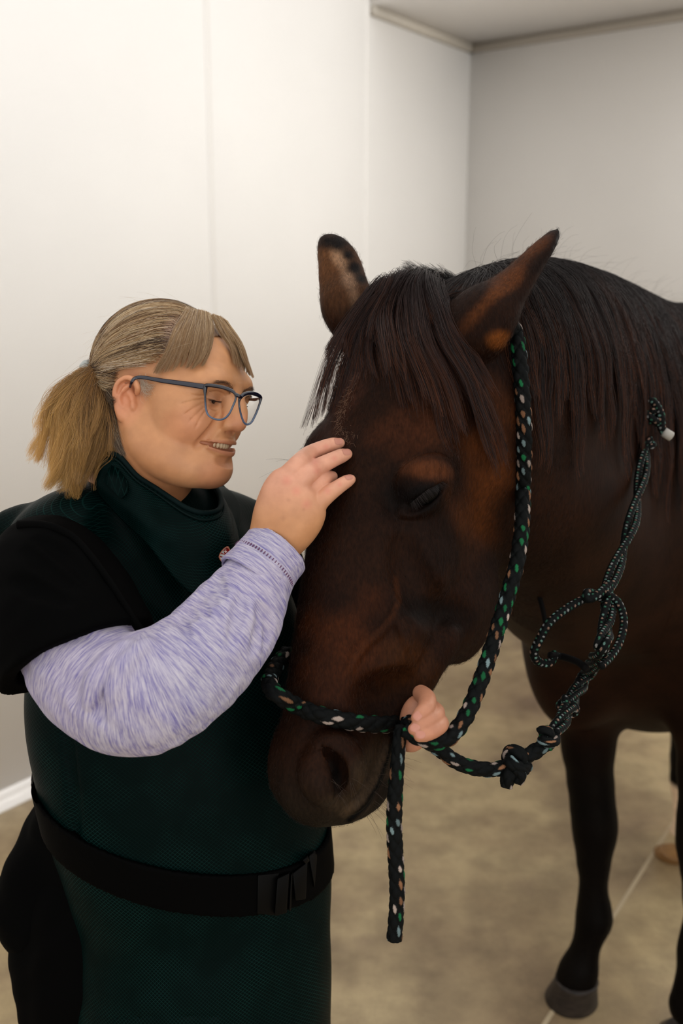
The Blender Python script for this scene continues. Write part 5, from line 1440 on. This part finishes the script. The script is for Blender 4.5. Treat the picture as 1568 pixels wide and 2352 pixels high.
    pn = nrm(np.cross(pB-pA, pC-pA)); pn = pn if pn[2] > 0 else -pn
    X = np.stack(np.meshgrid(*BG.ax, indexing='ij'), -1); dist = (X-pB) @ pn
    BG.g = np.maximum(np.abs(BG.g-.0035)-.0030, np.abs(dist)-.0285).astype(np.float32)
    V, Q = BG.mesh(); bl = obj('belt', V, Q, web, W)
    pm = plain('black_plastic', lin(3, 3, 3), .5, Specular_IOR_Level=.08)
    def plate(name, quad, lift, th, parent, bevel=.0015):
        ds = [proj(AT.hit(x, y)[0])[2] for x, y in quad]
        f = [P(x, y, D-lift-.006) for (x, y), D in zip(quad, ds)]; b = [p+VF*th for p in f]
        o = obj(name, np.array(f+b), np.array([(3, 2, 1, 0), (4, 5, 6, 7), (0, 1, 5, 4), (1, 2, 6, 5), (2, 3, 7, 6), (3, 0, 4, 7)]), pm, parent, smooth=False)
        m = o.modifiers.new('edge', 'BEVEL'); m.width = bevel; m.segments = 2; return o
    b1 = plate('buckle', [(592, 2010), (640, 2006), (634, 2104), (590, 2100)], .004, .008, bl)
    plate('buckle_bar', [(637, 2018), (664, 2006), (658, 2098), (630, 2106)], .012, .012, b1); plate('buckle_bar', [(668, 2010), (672, 2004), (668, 2092), (663, 2096)], .010, .010, b1)
    b2 = plate('buckle_tongue', [(672, 2006), (706, 1980), (702, 2066), (678, 2070)], .010, .012, bl)
    plate('buckle_prong', [(694, 1976), (706, 1968), (712, 1978), (702, 1986)], .014, .008, b2); plate('buckle_prong', [(709, 1966), (722, 1958), (728, 1968), (722, 2040), (710, 2050)][:4], .010, .012, b2)
    return A, GA, AT
W_APRON, GA, _ = clothes()

# ------------------------------------------------------------------ spectacles
def glasses():
    t = thing('eyeglasses', 'rectangular dark blue eyeglasses with clear lower rims on the smiling woman', 'eyeglasses', tuple(P(510, 920, 1.27)))
    m = NT('glasses_frame'); a = m.n('ShaderNodeAttribute', attribute_name='tint'); m.l(a, 'Color', m.b, 'Base Color'); m.set(Roughness=.12, Transmission_Weight=.25, IOR=1.45, Coat_Weight=.6); fm = m.m
    g = NT('lens_glass'); g.set(Base_Color=(1, 1, 1, 1), Roughness=.0, Transmission_Weight=1, IOR=1.06, Specular_IOR_Level=.5); gm = g.m
    h = WH; rims = []
    pts_n = [(471, 892, 1.262), (476, 885, 1.260), (508, 889, 1.249), (532, 898, 1.242), (541, 908, 1.240), (540, 920, 1.240), (535, 932, 1.240), (527, 949, 1.242), (517, 960, 1.245), (504, 964, 1.249), (489, 961, 1.255), (478, 953, 1.259), (473, 940, 1.261), (471, 918, 1.262)]
    pts_f = [(553, 912, 1.243), (562, 905, 1.248), (575, 903, 1.255), (589, 906, 1.263), (598, 913, 1.270), (597, 924, 1.270), (591, 942, 1.270), (584, 958, 1.268), (577, 970, 1.265), (568, 975, 1.261), (560, 970, 1.256), (554, 955, 1.250), (550, 937, 1.245), (549, 922, 1.243)]
    dark, clr = np.array(lin(14, 16, 32)[:3]), np.array(lin(80, 98, 124)[:3])
    for pts, nm in ((pts_n, 0), (pts_f, 1)):
        c = spline([P(*a) for a in pts], 120, True)
        V, Q = tube(c, .0013, 10, False, up=VF); pr = proj(V); y0, y1 = (900, 955) if nm == 0 else (915, 968)
        w = sstep(y0, y1, pr[:, 1])[:, None]; col = dark*(1-w)+clr*w
        # heavier brow line
        topw = sstep(y0+12, y0-8, pr[:, 1]); cen = np.repeat(c, 10, 0); V = cen + (V-cen)*(1+1.0*topw)[:, None]
        r = obj('rim', V, Q, fm, t, col)
        ce = c.mean(0); k = len(c)
        Vl = np.concatenate([c + VF*.0004, ce[None], c+VF*.0014, ce[None]+VF*.001]); Ql = [(i, (i+1) % k, k, k) for i in range(k)]+[((i+1) % k+k+1, i+k+1, 2*k+1, 2*k+1) for i in range(k)]+[(i, i+k+1, (i+1) % k+k+1, (i+1) % k) for i in range(k)]
        obj('lens', Vl, np.array(Ql), gm, t)
    c = spline([P(541, 906, 1.240), P(547, 909, 1.238), P(553, 913, 1.243)], 14); V, Q = tube(c, .0024, 10); obj('bridge', V, Q, fm, t, np.tile(dark, (len(V), 1)))
    for pts, n_ in (([(474, 890, 1.262), (466, 888, 1.264), (420, 881, 1.272), (370, 874, 1.280), (330, 867, 1.285), (312, 868, 1.290), (303, 876, 1.296), (298, 890, 1.300)], 0),
                    ([(598, 914, 1.272), (594, 912, 1.30), (570, 905, 1.36), (530, 895, 1.43)], 1)):
        if n_ == 0:
            q_ = []
            for x, y, d in pts:
                try: d = min(d, proj(W_HEAD.hit(x, y)[0])[2]-.0025)
                except ValueError: pass
                q_.append((x, y, d))
            pts = q_[:1] + [(x, y, d if i > 4 else min(d, (q_[0][2]*(5-i)+q_[5][2]*i)/5+.002)) for i, (x, y, d) in enumerate(q_[1:], 1)]
        c = spline([P(*a) for a in pts], 90); V, Q = tube(c, np.interp(np.linspace(0, 1, 90), [0, .1, .5, .85, 1], [.0040, .0036, .0030, .0022, .0015]), 10, flat=.42, up=VF)
        obj('temple', V, Q, fm, t, np.tile(dark*1.6, (len(V), 1)))
glasses()
# ------------------------------------------------------------------ ropes
def rope_mat(name='braided_rope'):
    m = NT(name); a = m.n('ShaderNodeAttribute', attribute_name='tint'); m.l(a, 'Color', m.b, 'Base Color')
    m.set(Roughness=.7, Specular_IOR_Level=.10, Sheen_Weight=.0)
    x = m.noise(1500, 2, m.mapping((1, 1, .3))); m.bump(x, 'Fac', .4, .0006); return m.m
def braid(c, r, pitch, n_around, palette, prob, seg=64, step=.0009, seed=0, depth=.19, base=lin(5, 7, 7), end=None):
    """a braided rope along the curve c: lozenge-shaped strands that show coloured flecks"""
    L = np.linalg.norm(np.diff(c, axis=0), axis=1).sum(); n = max(12, int(L/step)); c = spline(c[::max(1, len(c)//200)] if len(c) > 200 else c, n)
    s = np.linspace(0, L, n); T, N, B = frames(c); a = np.linspace(0, 2*np.pi, seg, endpoint=False)
    U = s[:, None]/pitch; Vv = (a[None]/(2*np.pi))*n_around
    p = U+Vv/2; q = U-Vv/2; i = np.floor(p); j = np.floor(q); fp = p-i-.5; fq = q-j-.5
    rr = np.sqrt((fp*1.0)**2+(fq*1.0)**2); hgt = np.clip(1-(np.abs(fp)**2.4+np.abs(fq)**2.4)*4.2, 0, 1)
    r = np.broadcast_to(np.asarray(r, float), (n,)) if np.ndim(r) == 0 else np.interp(s/L, np.linspace(0, 1, len(r)), r)
    R = r[:, None]*(1-depth+depth*hgt)
    P3 = c[:, None]+(np.cos(a)[None, :, None]*N[:, None]+np.sin(a)[None, :, None]*B[:, None])*R[..., None]
    jm = np.mod(j.astype(int)+i.astype(int)*0, 10**6)
    key = (i.astype(int)-j.astype(int)) % n_around; row = (i.astype(int)+j.astype(int))
    hsh = (np.sin(row*12.9898+key*78.233+seed)*43758.5453) % 1.0
    patt = ((row+key*2) % 2 == 0) & (hsh < prob)
    kk_ = key % 4; half = (row-key)//2
    if len(palette) == 4 and prob < .94:
        h2 = (np.sin(row*3.17+key*17.7+seed*1.3)*9631.77) % 1.0; patt = (hsh < .50); ck = np.minimum((h2*4).astype(int), 3)
    else: ck = (row//2+key) % len(palette)
    col = np.tile(np.array(base[:3]), (n, seg, 1)); pal = np.array([x[:3] for x in palette])
    wob = .16*np.sin(U*23+Vv*9+hsh*9)+.10*np.sin(U*61+Vv*17); al, ac = (fp+fq)/(.46+.36*((hsh*29) % 1)), (fp-fq+.22*(fp+fq))/((.25+.14*((hsh*13) % 1)) if prob < .94 else .55); al = al*(1+wob); ac = ac*(1-wob); inside = sstep(1.0, .75, np.sqrt(al*al+ac*ac)*(1 if prob < .94 else 1.25)) * patt
    col = col*(1-inside[..., None])+pal[ck]*inside[..., None]*(.55+.45*((hsh*7) % 1))[..., None]
    V = P3.reshape(-1, 3); C = col.reshape(-1, 3)
    k = np.arange(n-1)[:, None]*seg; jj = np.arange(seg)[None]; kk = (jj+1) % seg
    Q = np.stack([k+jj, k+kk, k+seg+kk, k+seg+jj], -1).reshape(-1, 4)
    m0 = len(V); V = np.concatenate([V, c[:1]-T[:1]*r[0]*.35, c[-1:]+T[-1:]*r[-1]*.35]); C = np.concatenate([C, np.tile(np.array(base[:3]), (2, 1))])
    j2 = np.arange(seg); k2 = (j2+1) % seg
    Q = np.concatenate([Q, np.stack([k2, j2, np.full(seg, m0), np.full(seg, m0)], -1), np.stack([(n-1)*seg+j2, (n-1)*seg+k2, np.full(seg, m0+1), np.full(seg, m0+1)], -1)])
    return V, Q, C, c, (T, N, B), r
THICK_PAL = [lin(24, 98, 58), lin(164, 148, 138), lin(128, 90, 64), lin(112, 132, 134)]
THIN_PAL = [lin(96, 130, 120), lin(146, 116, 100), lin(52, 98, 78), lin(130, 130, 128)]
def knot_curve(center, ax, side, up, size, turns=2.0, n=70):
    """an overhand knot's run of cord: through, round and back"""
    t = np.linspace(0, 2*np.pi*turns, n)
    rad = size*(.62+.30*np.cos(1.5*t)); x = rad*np.cos(t); y = rad*np.sin(t); z = size*.55*np.sin(1.5*t)
    return center + np.outer(z, ax) + np.outer(x, side) + np.outer(y, up)
def ropes():
    rm = rope_mat(); r0 = .0108
    t = thing('rope_halter', 'thick black braided rope with green, white and tan flecks looped as halter on the horse', 'rope', tuple(P(1180, 1000, 1.25)))
    HS = H_HEADN
    def thick(name, pts, parent, seed=0, r=r0, label=None):
        c = spline([p if len(p) == 3 and isinstance(p, np.ndarray) else P(*p) for p in pts], 200)
        V, Q, C, cc, fr, rr = braid(c, r, .0185, 8, THICK_PAL, .90, seed=seed)
        o = obj(name, V, Q, rm, parent, C)
        if label: o['label'] = label
        # loose fibres
        rng = np.random.default_rng(seed); n = int(len(cc)*.7); i = rng.integers(0, len(cc), n); a = rng.uniform(0, 6.28, n); T, N, B = fr
        d = np.cos(a)[:, None]*N[i]+np.sin(a)[:, None]*B[i]; p0 = cc[i]+d*rr[i][:, None]*.95
        dd = nrm(d+T[i]*rng.normal(0, 1, (n, 1))+rng.normal(0, .4, (n, 3))); L = rng.uniform(.001, .0038, n)[:, None, None]; tt = np.linspace(0, 1, 5)[None, :, None]
        hair('fibres', p0[:, None]+dd[:, None]*tt*L, np.linspace(1, .4, 5)*.00009, FIB, o, np.tile(np.array(lin(18, 20, 20)[:3]), (n, 1)))
        return o
    def surf(x, y, lift=r0*1.05, D=1.17):
        try: p, n = HS.hit(x, y); q = p+n*lift; return P(x, y, proj(q)[2])
        except ValueError: return P(x, y, D)
    NB_ = H_BASE + H_FEAT
    def low_(x, y):
        p, n = NB_.hit(x, y); return P(x, y, proj(p+n*r0*1.05)[2])
    # over the poll behind the ear, down the cheek to the hand
    cheek = [P(1150, 712, 1.44), low_(1170, 738), low_(1184, 768), surf(1192, 820), surf(1199, 900), surf(1203, 980), surf(1203, 1060), surf(1200, 1140), surf(1196, 1220), surf(1186, 1290)]
    dA = proj(cheek[7])[2]; dA = min(dA, 1.40); cheek = cheek[:8]
    cheek += [P(x, y, dA+(1.215-dA)*(y-1060)/(1640-1060)) for x, y in ((1201, 1140), (1197, 1220), (1187, 1290), (1171, 1350), (1150, 1420), (1125, 1500), (1101, 1570))]
    d_end = 1.33
    cheek += [P(1072, 1640, 1.205), P(1036, 1690, 1.185), P(1000, 1704, 1.172), P(965, 1694, 1.165), P(930, 1676, 1.17)]
    _unused = [P(1172, 1350, d_end-.02), P(1150, 1420, d_end-.05), P(1124, 1500, d_end-.08), P(1102, 1570, d_end-.10), P(1072, 1640, 1.205), P(1036, 1690, 1.185), P(1000, 1704, 1.172), P(965, 1694, 1.165), P(930, 1676, 1.17)]
    ck = thick('cheek_rope', cheek, t, 3)
    # round the nose: far side, over the nose, near side to the hand
    nose = [P(660, 1500, 1.30), P(634, 1530, 1.26), P(619, 1560, 1.22), P(625, 1585, 1.18)] + [surf(x, y) for x, y in ((650, 1604), (690, 1626), (740, 1644), (790, 1655), (840, 1662), (890, 1664), (925, 1660))] + [P(950, 1664, 1.185), P(975, 1672, 1.20)]
    nd = np.array([proj(p)[2] for p in nose]); thick('noseband', nose, t, 7)
    # lead knotted beneath the chin: from the hand to the two knots
    low = [P(940, 1690, 1.20), P(975, 1700, 1.20), P(1010, 1722, 1.205), P(1045, 1748, 1.21), P(1085, 1763, 1.215), P(1130, 1768, 1.225), P(1160, 1762, 1.23)]
    thick('lower_rope', low, t, 11, .0098)
    kax = nrm(P(1240, 1715, 1.25)-P(1160, 1765, 1.23)); ksd = nrm(np.cross(kax, VF)); kn = knot_curve(P(1186, 1748, 1.232), kax, ksd, -VF, .0150, 2.0)
    thick('knot', kn, t, 13, .0088, 'tight knot in the thick rope')
    thick('rope_end', [P(1178, 1760, 1.225), P(1168, 1782, 1.222), P(1162, 1806, 1.224)], t, 17, [.010, .010, .0085]); 
    thick('rope_end', [P(1186, 1764, 1.216), P(1195, 1782, 1.218), P(1188, 1794, 1.222)], t, 19, .0075)
    thick('link_rope', [P(1200, 1742, 1.235), P(1225, 1728, 1.24), P(1248, 1712, 1.245), P(1262, 1690, 1.25)], t, 23, .0102)
    kn2 = knot_curve(P(1256, 1694, 1.248), nrm(P(1275, 1660, 1.26)-P(1240, 1712, 1.245)), nrm(np.cross(nrm(P(1275, 1660, 1.26)-P(1240, 1712, 1.245)), VF)), -VF, .0125, 1.6)
    thick('knot', kn2, t, 29, .0068, 'small knot joining thick and thin rope')
    # hanging tail
    thick('hanging_end', [P(922, 1668, 1.185), P(917, 1700, 1.18), P(912, 1760, 1.178), P(907, 1830, 1.178), P(905, 1900, 1.179), P(909, 1980, 1.18), P(912, 2050, 1.18), P(909, 2110, 1.182), P(905, 2158, 1.184)], t, 31, [.0085, .0088, .0098, .0100, .0100, .0096, .0098])
    # thin cord: neck rope with knots
    t2 = thing('neck_rope', 'thin black cord with fine white dots knotted around the neck of the horse', 'rope', tuple(P(1480, 1000, 1.7)))
    NS = H_ALL
    def thin(name, pts, parent, seed, r=.0052):
        c = spline([p if isinstance(p, np.ndarray) else P(*p) for p in pts], 160)
        V, Q, C, cc, fr, rr = braid(c, r, .0062, 8, THIN_PAL, .95, 32, .0010, seed, .12)
        return obj(name, V, Q, rm, parent, C)
    def sn(x, y, lift=.006, D=1.9):
        try: p, n = NS.hit(x, y); return P(x, y, proj(p+n*lift)[2])
        except ValueError: return P(x, y, D)
    hit_d = proj(sn(1478, 1030))[2]
    # from the mane down to the upper knot
    up = [sn(1440, 800, -.01), sn(1450, 850, .004), sn(1458, 885, .008), sn(1470, 920, .010), sn(1486, 955, .012)]
    thin('cord', up, t2, 1)
    d1 = proj(up[-1])[2]-.01
    thin('knot', knot_curve(P(1495, 958, d1), nrm(P(1480, 900, d1)-P(1500, 1010, d1)), VX, -VF, .0175, 2.2), t2, 2, .0062)
    thin('knot', knot_curve(P(1486, 1018, d1), -VU, VX, -VF, .0100, 1.8), t2, 3, .0052)
    thin('cord', [P(1478, 925, d1), P(1498, 922, d1-.008), P(1516, 950, d1-.012), P(1520, 985, d1-.008), P(1535, 1000, d1)], t2, 4, .0068)
    V, Q = tube(np.array([P(1524, 992, d1-.010), P(1541, 1003, d1-.008)]), .0078, 14); obj('cord_end', V, Q, plain('melted_end', lin(150, 146, 138), .6), t2)['label'] = 'pale melted cord end'
    # two strands twisted down to the loop
    A_ = [(1484, 1030), (1472, 1100), (1456, 1180), (1432, 1260), (1404, 1330), (1388, 1372)]
    dd = [d1, d1-.05, d1-.11, d1-.17, d1-.22, d1-.25]
    for s, ph in ((1, 0), (-1, np.pi)):
        n = 60; c = spline([P(x, y, d) for (x, y), d in zip(A_, dd)], n); T, N, B = frames(c); th = np.linspace(0, 9, n)+ph
        thin('cord', list(c+(np.cos(th)[:, None]*N+np.sin(th)[:, None]*B)*.0058), t2, 5+s, .0056)
    de = dd[-1]
    thin('cord', [P(1400, 1340, de+.01), P(1372, 1366, de-.01), P(1350, 1376, de-.014), P(1348, 1362, de-.008), P(1364, 1364, de), P(1390, 1380, de+.01)], t2, 9, .0062)
    thin('loop', [P(1384, 1362, de), P(1350, 1372, de), P(1305, 1396, de-.01), P(1262, 1430, de-.02), P(1238, 1470, de-.02), P(1226, 1500, de-.015), P(1236, 1520, de-.005), P(1262, 1522, de+.0), P(1275, 1500, de+.01)], t2, 10, .0062)
    thin('cord', [P(1396, 1364, de), P(1420, 1385, de-.004), P(1432, 1425, de-.012), P(1424, 1470, de-.03), P(1404, 1506, de-.05), P(1380, 1530, de-.07)], t2, 11, .0056)
    # twisted pair from the loop down to the thick rope
    Bp = [(1396, 1385, de), (1392, 1440, de-.03), (1380, 1490, de-.07), (1350, 1545, 1.42), (1318, 1600, 1.36), (1296, 1645, 1.30), (1270, 1690, 1.255)]
    for ph in (0, 2.1, 4.2):
        n = 90; c = spline([P(*a) for a in Bp], n); T, N, B = frames(c); th = np.linspace(0, 16, n)+ph
        thin('cord', list(c+(np.cos(th)[:, None]*N+np.sin(th)[:, None]*B)*.0060), t2, 12+int(ph), .0054)
    kd = 1.335
    thin('knot', knot_curve(P(1303, 1624, kd), nrm(P(1330, 1580, kd)-P(1285, 1670, kd)), nrm(P(1320, 1640, kd)-P(1290, 1615, kd)), -VF, .0130, 2.4), t2, 18, .0056)
    # dark strap ends that hang inside the loop
    d5 = 1.62
    V, Q = tube(spline([P(1216, 1290, 1.60), P(1230, 1340, 1.60), P(1246, 1400, 1.60), P(1254, 1440, 1.60)], 40), .004, 8); obj('strap', V, Q, plain('dark_strap', lin(6, 5, 5), .85, Specular_IOR_Level=.1), t2)
    V, Q = tube(spline([P(1262, 1505, de+.0), P(1290, 1508, de+.01), P(1325, 1520, de-.02), P(1345, 1535, de-.04)], 40), .005, 8); obj('strap', V, Q, bpy.data.materials['dark_strap'], t2)
FIB = dark_hair('rope_fibre', .8)
ropes()
